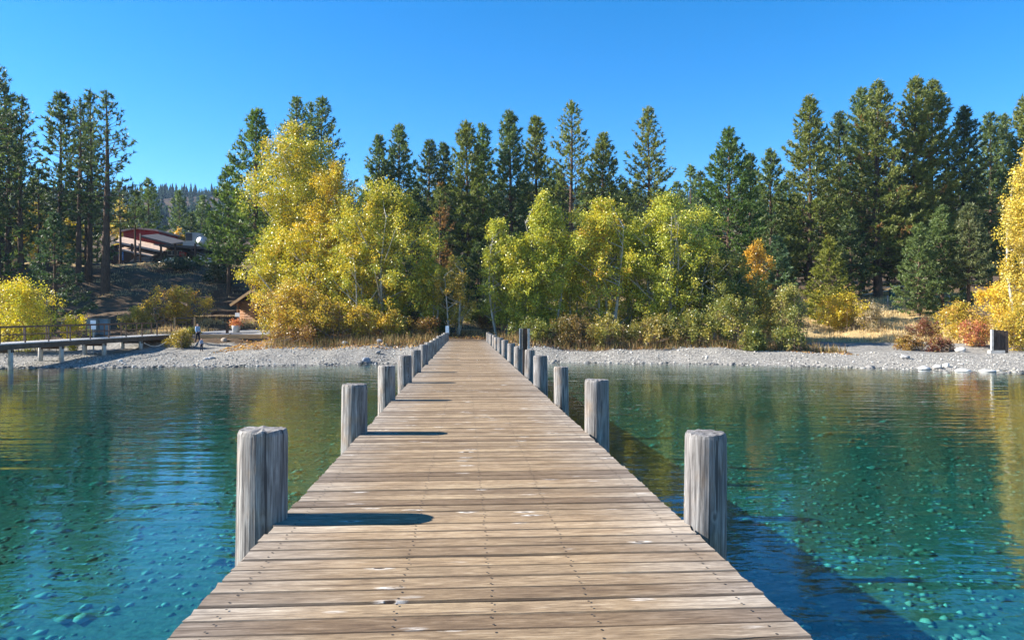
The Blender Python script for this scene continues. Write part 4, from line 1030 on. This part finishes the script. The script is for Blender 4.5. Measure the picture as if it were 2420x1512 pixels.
# ------------------------------------------------------------------ boardwalk
bw0 = Vector((-32.2, 46.5, 1.62)); bw1 = Vector((-29.95, 65.0, 1.92))
dv = (bw1 - bw0); L_ = math.hypot(dv.x, dv.y); ang = math.atan2(-dv.x, dv.y)
bwk = empty('boardwalk', (bw0.x, bw0.y, 0), ang, 'pale boardwalk with brown metal railings running onto the beach', 'boardwalk')
slope = dv.z / L_; BWW = 1.9
def bz(y): return bw0.z + slope * y
y0, y1 = -14.0, L_ + .6
yy = y0; db = 0
while yy < y1:
    MB().box((-BWW / 2, 0, 0), (BWW + .1, .285, .06)).build('deck_board', M['board_deck'], bwk, loc=(0, yy, bz(yy) + random.uniform(-.003, .003)))
    yy += .3
for lx in (-.02, -BWW + .02):
    MB().bar((lx, y0, bz(y0) - .2), (lx, y1, bz(y1) - .2), .12, .32).build('side_beam', M['roof_brown'], bwk)
    for k in range(-6, 10):
        y = L_ * k / 9
        MB().box((0, 0, .52), (.07, .07, 1.1)).build('rail_post', M['rail_metal'], bwk, loc=(lx, y, bz(y)))
    for hgt in (1.06, .55):
        MB().bar((lx, y0, bz(y0) + hgt), (lx, y1 - .6, bz(y1 - .6) + hgt), .06, .07 if hgt > 1 else .045).build('rail', M['rail_metal'], bwk)
for y in (-8, -3.5, 1.0, 5.5, 10, 14.5):
    for lx in (-.15, -BWW + .15):
        gzz = g1(bw0.x + y * dv.x / L_ + lx, bw0.y + y * dv.y / L_) - .4
        MB().tube([(0, 0, gzz), (0, 0, bz(y) - .06)], [.16, .15], 12).build('piling', M['piling'], bwk, True, (lx, y, 0))
    MB().box((-BWW / 2, 0, 0), (BWW, .2, .2)).build('cross_beam', M['dark_timber'], bwk, loc=(0, y, bz(y) - .47))
# loose rope below the deck
pts = [Vector((-29.6 + .35 * t * 3, 59.5 + t * 1.6, 1.35 - .35 * math.sin(t * math.pi) + .1 * t)) for t in np.linspace(0, 1, 9)]
tag(MB().tube(pts, [.02] * 9, 5).build('mooring_rope', M['rope'], smooth=True), 'pale rope sagging below the boardwalk deck', 'rope')

# ------------------------------------------------------------------ boxes, signs and path by the boardwalk
def base(px, Z): x = xof(px, Z); return Vector((x, Z, g1(x, Z)))
def cabinet(px, Z, wpx, ytop, label, mat):
    b = base(px, Z); wd = wpx * Z / F; h = zof(ytop, Z) - b.z
    e = empty('utility_cabinet', b, 0.1, label, 'cabinet', 'utility cabinets behind the boardwalk')
    MB().box((0, 0, h / 2 - .1), (wd, wd * .7, h + .1)).build('body', mat, e)
    MB().box((0, 0, h - .02), (wd + .08, wd * .7 + .08, .06)).build('lid', mat, e)
    MB().box((0, -wd * .35 - .012, h * .5), (wd * .86, .02, h * .8)).build('door', mat, e)
cabinet(219, 67, 22, 753, 'dark grey utility cabinet behind the boardwalk railing', M['cabinet'])
cabinet(248, 67.5, 19, 754, 'lower blue grey utility cabinet next to the dark one', plain('blue_grey_cabinet', (.14, .22, .27), .6))
b = base(221, 58.5); e = empty('notice_sign', b, .1, 'white notice on a slim post behind the boardwalk railing', 'sign')
h = zof(757, 58.5) - b.z
MB().box((0, 0, h / 2 - .2), (.09, .09, h + .2)).build('sign_post', M['piling'], e)
MB().box((0, -.06, h - .35), (.42, .02, .7)).build('sign_plate', M['white'], e)

# paved path with timber edge, set into the slope beside the cabin
pp = []
pa = [(455, 69.2), (455, 66.3), (560, 66.2), (640, 66.2), (700, 67), (700, 72), (610, 74), (540, 73)]
vs = [(xof(p, z), z, 1.9 + (z - 66.2) * .055) for p, z in pa]; vs2 = [(x, y, 1.2) for x, y, z in vs]; k_ = len(vs)
o = MB().add(vs + vs2, [tuple(range(k_)), tuple(range(2 * k_ - 1, k_ - 1, -1))] + [(i, i + k_, (i + 1) % k_ + k_, (i + 1) % k_) for i in range(k_)]).build('path', M['asphalt'])
tag(o, kind='structure')
e = empty('path_edging', (0, 0, 0), 0, 'brown squared timbers edging the paved path above the beach', 'edging')
for a_, b_ in ((462, 540), (541, 621), (622, 700)):
    MB().bar((xof(a_, 66), 66.02, 1.75), (xof(b_, 66), 66.02, 1.75), .3, .36).build('timber', M['fascia'], e)
b = base(537, 66.8); b.z = 1.93
e = empty('bollard', b, 0, 'dark brown square bollard on the paved path edge', 'bollard')
hb = zof(763, 66.6) - b.z
MB().box((0, 0, hb / 2), (.2, .2, hb)).build('shaft', M['sign_brown'], e)
MB().box((0, 0, .04), (.5, .4, .08)).build('footing', M['pot'], e)
b = base(558, 69.5); b.z = max(b.z, 2.08)
e = empty('flower_pot', b, 0, 'pale concrete pot with faded reddish plants beside the cabin', 'pot')
MB().tube([(0, 0, 0), (0, 0, .5), (0, 0, .62)], [.3, .4, .42], 14).build('pot', M['pot'], e, True)
cid = np.zeros(500, int); Pp = rng.standard_normal((500, 3)) * np.array([.28, .28, .18]) + np.array([0, 0, .9])
V, Fc, t_ = leaves(Pp, .1, [(.4, .14, .08), (.45, .28, .12), (.3, .1, .06)], [1, 1, 1], cid, 1)
link('plant', np_mesh('plant', V, Fc, M['leaf'], t_), e)['kind'] = 'stuff'
# fence frame
e = empty('timber_frame', base(435, 71), 0, 'low brown timber frame beside the golden shrub', 'frame')
for px in (413, 460):
    MB().box((xof(px, 71) - e.location.x, 0, .55), (.14, .14, 1.7)).build('post', M['fascia'], e)
MB().box((0, .05, 1.32), (2.2, .1, .14)).build('rail', M['dark_timber'], e)
MB().box((.85, .12, .95), (.5, .06, .5)).build('panel', M['sign_brown'], e)
# stepped retaining timbers on the slope
for k, (pa_, pb_, Z, y_) in enumerate([(455, 560, 76, 760), (495, 562, 78, 745), (500, 566, 81, 733), (482, 566, 84, 716), (490, 572, 87, 704), (500, 580, 90, 690), (505, 585, 93, 675), (505, 590, 96, 660)]):
    a_, b_ = at(pa_, y_, Z), at(pb_, y_, Z); zz = g1((a_.x + b_.x) / 2, Z) + .12
    o = MB().bar((a_.x, Z, zz), (b_.x, Z + .4, zz), .3, .55).build('retaining_timber', M['dark_timber'])
    tag(o, 'dark squared timber on the shaded slope beside the cabin, ' + ['lowest step', 'second step up', 'third step up', 'fourth step up', 'fifth step up', 'sixth step up', 'seventh step up', 'topmost step'][k], 'timber', 'stepped retaining timbers')
# log cabin
b = base(592, 78); cw = 3.9; ch = zof(717, 78) - b.z; ca = zof(690, 78) - b.z
e = empty('log_cabin', b, -.12, 'small varnished log cabin half hidden by the golden shrub', 'cabin')
cd = 3.6; X0, X1 = -1.15, -1.15 + cw; mid = (X0 + X1) / 2 - .35
nl = 12
for i in range(nl):
    z = ch * (i + .5) / nl
    MB().tube([(X0, 0, z), (X1, 0, z)], [ch / nl * .56] * 2, 10).build('log', M['log'], e, True)
    MB().tube([(X0 + .1, 0, z), (X0 + .1, cd, z)], [ch / nl * .56] * 2, 10).build('log', M['log'], e, True)
MB().box(((X0 + X1) / 2 + .1, cd / 2 + .15, ch / 2), (cw - .3, cd - .2, ch)).build('inner_wall', M['log'], e)
gz2 = ca - ch
for i in range(5):
    z = ch + gz2 * (i + .5) / 5; wd = (X1 - X0) * (1 - (i + .6) / 5)
    MB().tube([(mid - (mid - X0) * (1 - (i + .6) / 5), 0, z), (mid + (X1 - mid) * (1 - (i + .6) / 5), 0, z)], [gz2 / 5 * .56] * 2, 10).build('log', M['log'], e, True)
for sx, xe in ((-1, X0 - .75), (1, X1 + .75)):
    r0 = Vector((mid, -.7, ca + .12)); r1 = Vector((xe, -.7, ch - .32 + .12))
    t3 = Vector((0, 0, .12))
    MB().add([r0, r1, r1 + Vector((0, cd + 1.3, 0)), r0 + Vector((0, cd + 1.3, 0)), r0 + t3, r1 + t3, r1 + t3 + Vector((0, cd + 1.3, 0)), r0 + t3 + Vector((0, cd + 1.3, 0))],
             [(0, 1, 2, 3), (4, 7, 6, 5), (0, 4, 5, 1), (1, 5, 6, 2), (2, 6, 7, 3), (3, 7, 4, 0)]).build('roof', M['roof_brown'], e)
    MB().bar(r0 + Vector((0, -.03, -.02)), r1 + Vector((0, -.03, -.02)), .05, .26).build('fascia', M['fascia'], e)
MB().box((X0 - .05, -.45, ch / 2), (.16, .16, ch + .1)).build('corner_post', M['log'], e)
MB().box((X0 - .02, -.56, ch * .3), (.5, .03, .72)).build('notice', M['white'], e)

# ------------------------------------------------------------------ lodge on the crest
PZ = 124.0
gL = g1(xof(330, 122), 122)
lodge = empty('lodge', (xof(370, PZ), PZ, gL), 0, 'red walled lodge with sloping tan roofs on the crest behind pines', 'lodge')
def lp(px, py, Z=PZ): v = at(px, py, Z); return (v.x - lodge.location.x, v.z - gL)
def slab(nm, pxy, y0, y1, mat, Z=PZ):
    return MB().prism([lp(px, py, Z) for px, py in pxy], y0, y1).build(nm, mat, lodge)
slab('wall', [(240, 640), (508, 640), (508, 596), (372, 592), (275, 575), (240, 585)], 1.0, 12, M['dark_wall'])
def roof(nm, a, b, dep, rise, thick, mat, Zf=0.0, overhang=.0):
    """sloping sheet: front edge from a to b (pixels at PZ), going back dep metres and rising"""
    (xa, za), (xb, zb) = lp(*a), lp(*b)
    vs = [(xa, Zf, za), (xb, Zf, zb), (xb, Zf + dep, zb + rise), (xa, Zf + dep, za + rise)]
    vs += [(x, y, z - thick) for x, y, z in vs]
    return MB().add(vs, [(0, 1, 2, 3), (7, 6, 5, 4), (0, 4, 5, 1), (1, 5, 6, 2), (2, 6, 7, 3), (3, 7, 4, 0)]).build(nm, mat, lodge)
r1_ = roof('roof', (273, 570), (390, 594), 3.0, 1.0, .12, M['tan_roof'], -.6)
MB().bar((lp(273, 572)[0], -.68, lp(273, 572)[1]), (lp(390, 596)[0], -.68, lp(390, 596)[1]), .1, .3).build('fascia', M['trim'], lodge)
roof('roof', (292, 590), (369, 607), 2.0, .5, .1, M['tan_roof'], -1.6)
MB().bar((lp(292, 591)[0], -1.66, lp(292, 591)[1]), (lp(369, 608)[0], -1.66, lp(369, 608)[1]), .08, .2).build('fascia', M['trim'], lodge)
slab('upper_wall', [(300, 568), (388, 588), (388, 574), (324, 556), (305, 556)], 2.2, 9, M['red_wall'])
for k in range(14):
    px = 312 + k * 5.6; yt = 557 + max(0, (px - 324)) * .28; yb = 570 + (px - 300) * .22
    x, z1_ = lp(px, yt); _, z0_ = lp(px, yb)
    MB().box((x, 2.15, (z0_ + z1_) / 2), (.07, .06, z1_ - z0_)).build('batten', M['red_wall'], lodge)
roof('upper_roof', (322, 554), (394, 573), 6, 1.0, .3, M['dark_roof'], 1.5)
slab('flat_roof', [(384, 584), (384, 578), (482, 584), (482, 590)], -1.2, 8, M['dark_roof'])
roof('roof', (455, 590), (512, 612), 4, .3, .2, M['dark_roof'], -1.0)
MB().bar((lp(470, 604)[0], -1.1, lp(470, 604)[1]), (lp(508, 616)[0], -1.1, lp(508, 616)[1]), .08, .25).build('fascia', M['trim'], lodge)
for (a_, b_) in ((390, 400), (401, 413), (414, 424)):
    wn = slab('window', [(a_, 602), (b_, 602), (b_, 591), (a_, 591)], .9, 1.05, M['trim'])
    gp = slab('pane', [(a_ + 1, 601), (b_ - 1, 601), (b_ - 1, 592), (a_ + 1, 592)], .86, .95, M['glass']); gp.parent = wn
for px in (295, 322, 423, 470, 340, 390):
    x, _ = lp(px, 600); MB().box((x, -1.4, 2.1), (.26, .26, 4.2)).build('porch_post', M['sign_brown'], lodge)
slab('entrance_wall', [(420, 606), (436, 606), (436, 596), (420, 594)], .5, 1.5, M['red_wall'])
u_ = slab('rooftop_unit', [(426, 568), (460, 568), (460, 547), (426, 546)], 2, 5, M['metal'])
g_ = slab('louvre', [(427, 566), (442, 566), (442, 547.5), (427, 547.5)], 1.93, 2.1, M['dark_roof']); g_.parent = u_
d_ = slab('duct', [(422, 582), (462, 582), (462, 569), (422, 569)], 1.6, 4.5, M['metal']); d_.parent = u_
x, z = lp(467, 567)
ds = MB().tube([(0, 0, 0), (0, -.08, 0), (0, -.2, 0)], [.12, .45, .6], 16).build('satellite_dish', M['white'], lodge, True, (x, 1.2, z))
MB().tube([(0, .05, -1.1), (0, .05, 0)], [.05, .05], 8).build('mast', M['metal'], ds, True)
up = slab('red_gable', [(232, 548), (322, 552), (322, 534), (268, 528), (232, 534)], 8, 18, M['red_wall'])
slab('gable_roof', [(228, 535), (268, 527), (326, 534), (326, 530), (268, 523), (228, 531)], 7.4, 19, M['tan_roof'])
# blue sign
b = base(285, 119); e = empty('blue_sign', (xof(286, 119), 119, gL), 0, 'blue and white panel sign beside the lodge porch', 'sign')
zc = zof(605, 119) - gL
MB().box((0, 0, zc), (.75, .05, 1.35)).build('sign_panel', M['blue_sign'], e)
for q in (-.22, .1):
    MB().box((0, -.035, zc + q), (.5, .02, .1)).build('lettering_line', M['white'], e)
MB().box((0, .06, zc / 2), (.1, .06, zc)).build('sign_post', M['metal'], e)
# flag on the lamp post
b = (xof(332, 118.5), 118.5, g1(xof(332, 118.5), 118.5))
e = empty('lamp_post', b, 0, 'slim brown lamp post on a white footing between the pines and the parked cars', 'lamp post')
MB().tube([(0, 0, 0), (0, 0, zof(552, 118.5) - b[2])], [.14, .1], 10).build('pole', M['sign_brown'], e, True)
MB().box((0, 0, .15), (.55, .55, .4)).build('footing', M['white'], e)

# cars
def car(name, label, px, Z, rz, paint, L, H, suv=True):
    x = xof(px, Z); e = empty(name, (x, Z, g1(x, Z) + .02), rz, label, 'car', 'cars parked at the lodge'); W = 1.85
    body = [(-L / 2, .45), (-L / 2 + .05, .95), (-L / 2 + .95, 1.08), (L / 2 - .25, 1.1), (L / 2, .9), (L / 2, .4), (L / 2 - .2, .28), (-L / 2 + .2, .28)]
    cab = [(-L / 2 + .9, 1.04), (-L / 2 + 1.75, H - .06), (-L / 2 + 2.1, H), (L / 2 - .7, H), (L / 2 - (.12 if suv else .5), 1.06)]
    def pr(poly, w0, inset, nm, mt, par=e):
        n_ = len(poly); vs = [(p[0], -w0 / 2 + (inset if p[1] > H - .2 else 0), p[1]) for p in poly] + [(p[0], w0 / 2 - (inset if p[1] > H - .2 else 0), p[1]) for p in poly]
        o = MB().add(vs, [tuple(range(n_)), tuple(range(2 * n_ - 1, n_ - 1, -1))] + [(i, i + n_, (i + 1) % n_ + n_, (i + 1) % n_) for i in range(n_)]).build(nm, mt, par)
        bv = o.modifiers.new('bevel', 'BEVEL'); bv.width = .05; bv.segments = 2
        return o
    pr(body, W, 0, 'body', paint); pr(cab, W - .12, .14, 'cabin', paint)
    gl_ = [(-L / 2 + 1.2, 1.1), (-L / 2 + 1.85, H - .12), (-L / 2 + 2.0, H - .1), (L / 2 - .85, H - .1), (L / 2 - .5, 1.1)]
    for s_ in (-1, 1):
        n_ = len(gl_); yb = s_ * (W / 2 - .05); yt = s_ * (W / 2 - .17)
        vs = [(p[0], (yb if p[1] < 1.3 else yt), p[1]) for p in gl_]
        MB().add(vs + [(v[0], v[1] - s_ * .03, v[2]) for v in vs], [tuple(range(n_)), tuple(range(2 * n_ - 1, n_ - 1, -1))] + [(i, i + n_, (i + 1) % n_ + n_, (i + 1) % n_) for i in range(n_)]).build('side_window', M['glass'], e)
        for xx in (-L / 2 + .85, L / 2 - .85):
            wh = MB().tube([(0, -.11, 0), (0, .11, 0)], [.34, .34], 18).build('wheel', M['rubber'], e, True, (xx, s_ * (W / 2 - .1), .34))
            MB().tube([(0, -.02, 0), (0, .02, 0)], [.2, .2], 12).build('rim', M['metal'], wh, False, (0, s_ * .11, 0))
        MB().box((-L / 2 + .08, s_ * .62, .78), (.1, .36, .16)).build('headlight', M['white'], e)
        MB().box((L / 2 - .02, s_ * .72, .85), (.06, .22, .3)).build('tail_light', M['red_wall'], e)
    if suv:
        for s_ in (-1, 1): MB().bar((-L / 2 + 2.1, s_ * .68, H + .05), (L / 2 - .8, s_ * .68, H + .05), .05, .05).build('roof_rail', M['metal'], e)
    return e
car('parked_car', 'black estate car with roof rails parked side on before the lodge', 334, 120, 0, M['dark_car'], 4.9, 1.75)
car('parked_car', 'grey green car parked behind the dark crest shrub', 408, 120.5, 1.45, M['green_car'], 4.6, 1.7)
car('parked_car', 'silver white saloon parked beside the big spreading pine', 480, 119, .25, M['white_car'], 4.5, 1.45, False)

# ------------------------------------------------------------------ meadow fence, table, bulkhead
e = empty('rail_fence', base(2120, 100), 0, 'pale split rail fence across the top of the dry meadow', 'fence')
fx = [2040, 2083, 2125, 2168, 2210]
for i, px in enumerate(fx):
    b = base(px, 98 + i * .5) - e.location
    MB().tube([(0, 0, -.2), (0, 0, 1.25)], [.09, .085], 8).build('post', M['piling'], e, True, b)
    if i < len(fx) - 1:
        b2 = base(fx[i + 1], 98 + (i + 1) * .5) - e.location
        for q in (.55, 1.05):
            MB().bar(b + Vector((0, 0, q)), b2 + Vector((0, 0, q)), .1, .14).build('rail', M['board_deck'], e)
b = base(2108, 96); e = empty('litter_bin', b, 0, 'dark green litter bin in front of the split rail fence', 'bin')
MB().tube([(0, 0, 0), (0, 0, .9)], [.32, .38], 14).build('body', M['green_bin'], e, True)
MB().tube([(0, 0, .9), (0, 0, 1.0), (0, 0, 1.12)], [.41, .4, .15], 14).build('lid', M['green_bin'], e, True)
for px, lab in ((2075, 'pale picnic table behind the rail fence near the thick trunk'), (2150, 'pale picnic table behind the rail fence beside the young pines')):
    b = base(px, 106); e = empty('picnic_table', b, .15, lab, 'table', 'picnic tables above the meadow')
    MB().box((0, 0, .76), (1.9, .8, .06)).build('table_top', M['board_deck'], e)
    for s_ in (-1, 1):
        MB().box((0, s_ * .75, .44), (1.9, .28, .05)).build('bench', M['board_deck'], e)
        MB().bar((s_ * .7, -.7, 0), (s_ * .7, .1, .73), .08, .1).build('leg', M['dark_timber'], e)
        MB().bar((s_ * .7 + .085, .7, 0), (s_ * .7 + .085, -.1, .73), .08, .1).build('leg', M['dark_timber'], e)
for px, lab in ((2098, 'slim post standing in the meadow grass before the litter bin'), (2243, 'slim grey post in the meadow grass beside the young pines')):
    b = base(px, 88); tag(MB().tube([(0, 0, -.2), (0, 0, 1.2), (0, 0, 1.26)], [.1, .095, .06], 8).build('marker_post', M['piling'], None, True, b), lab, 'post', 'posts in the meadow')
b = base(2346, 55.5); e = empty('wooden_bulkhead', b, -.12, 'short weathered plank bulkhead standing on the gravel under yellow shrubs', 'bulkhead')
h = zof(779, 55.5) - b.z
for i in range(4):
    MB().box((.16 + i * .27, .06, h / 2 - .15), (.255, .1, h + .3 - .05 * i)).build('board', M['dark_timber'], e, rot=(0, 0, 0))
MB().box((-.05, 0, h / 2 - .15), (.14, .2, h + .33)).build('corner_post', M['piling'], e)
MB().box((.3, .1, .12), (1.0, .5, .24)).build('footing', M['piling'], e)
# log at the end of the pier path
b = base(1115, 71); e = MB().tube([(-.95, .1, .2), (0, 0, .22), (1.0, -.05, .2)], [.19, .2, .18], 12).build('fallen_log', M['fascia'], None, True, b)
tag(e, 'cut log lying across the sandy path beyond the pier', 'log')

# ------------------------------------------------------------------ two walkers
def skin_obj(name, pts, edges, rad, mat, parent, sub=2):
    me = bpy.data.meshes.new(name); me.from_pydata(pts, edges, []); me.materials.append(mat)
    o = link(name, me, parent); sk = o.modifiers.new('skin', 'SKIN'); sk.use_smooth_shade = True
    for i, r in enumerate(rad):
        v = me.skin_vertices[0].data[i]; v.radius = (r, r) if not isinstance(r, tuple) else r
        v.use_root = (i == 0)
    ss = o.modifiers.new('subsurf', 'SUBSURF'); ss.levels = sub; ss.render_levels = sub
    return o
def person(px, Z, H, label, top, rz, stride, hold):
    b = base(px, Z); e = empty('person', b, rz, label, 'person', None); e.scale = (H / 1.7,) * 3
    # body: pelvis root, spine, head, arms, legs; faces +x
    s_ = stride
    pts = [(0, 0, .92), (0.01, 0, 1.12), (0.02, 0, 1.36), (.02, 0, 1.47), (.04, 0, 1.56), (.05, 0, 1.64),
           (.02, .17, 1.38), (-.04, .22, 1.12), (.06, .23, .88), (.02, -.17, 1.38), (.05, -.22, 1.12), (.16, -.22, .9),
           (0, .09, .86), (s_ * .5, .09, .48), (s_, .09, .08), (s_ + .13, .1, .03),
           (0, -.09, .86), (-s_ * .35, -.09, .48), (-s_, -.09, .09), (-s_ + .12, -.1, .03),
           (.09, .235, .8), (.2, -.225, .83)]
    ed = [(0, 1), (1, 2), (2, 3), (3, 4), (4, 5), (2, 6), (6, 7), (7, 8), (2, 9), (9, 10), (10, 11), (0, 12), (12, 13), (13, 14), (14, 15), (0, 16), (16, 17), (17, 18), (18, 19), (8, 20), (11, 21)]
    rad = [.13, .12, .13, .055, .095, .085, .06, .045, .03, .06, .045, .03, .085, .06, .04, .035, .085, .06, .04, .035, .03, .03]
    skin_obj('body', pts, ed, rad, M['skin'], e)
    skin_obj('jacket', pts[0:3] + pts[6:12] + [(.02, 0, 1.44)], [(0, 1), (1, 2), (2, 3), (3, 4), (4, 5), (2, 6), (6, 7), (7, 8), (2, 9)], [.16, .15, .155, .08, .065, .05, .08, .065, .05, .08], top, e)
    skin_obj('trousers', [pts[0]] + pts[12:15] + pts[16:19], [(0, 1), (1, 2), (2, 3), (0, 4), (4, 5), (5, 6)], [.15, .105, .078, .058, .105, .078, .058], M['navy'], e)
    skin_obj('hair', [(.02, 0, 1.68), (-.03, 0, 1.62), (-.05, 0, 1.5)], [(0, 1), (1, 2)], [.085, .1, .06], M['hair'], e, 2)
    for yy_, ss_ in ((.1, s_), (-.1, -s_)):
        skin_obj('shoe', [(ss_ - .03, yy_, .05), (ss_ + .14, yy_, .035)], [(0, 1)], [.05, .04], M['rubber'], e, 1)
    return e
person(467, 64, 1.68, 'adult in light blue jacket and dark trousers walking along the beach', M['blue_top'], -.5, .16, None)
person(476, 60, 1.08, 'small child in grey blue jumper walking beside the adult on the beach', M['grey_top'], -.6, .1, None)


# ------------------------------------------------------------------ thin autumn haze
m, n, out = mat_new('thin_air_haze')
pv = N(n, 'ShaderNodeVolumePrincipled', Density=0.0001); pv.inputs['Color'].default_value = (.5, .72, 1, 1); pv.inputs['Anisotropy'].default_value = 0.2
n.links.new(pv.outputs[0], out.inputs['Volume'])
tag(MB().box((0, 540, 92), (3400, 1500, 206)).build('haze', m), 'thin blue haze over the far wooded ridge', 'haze', kind='stuff')
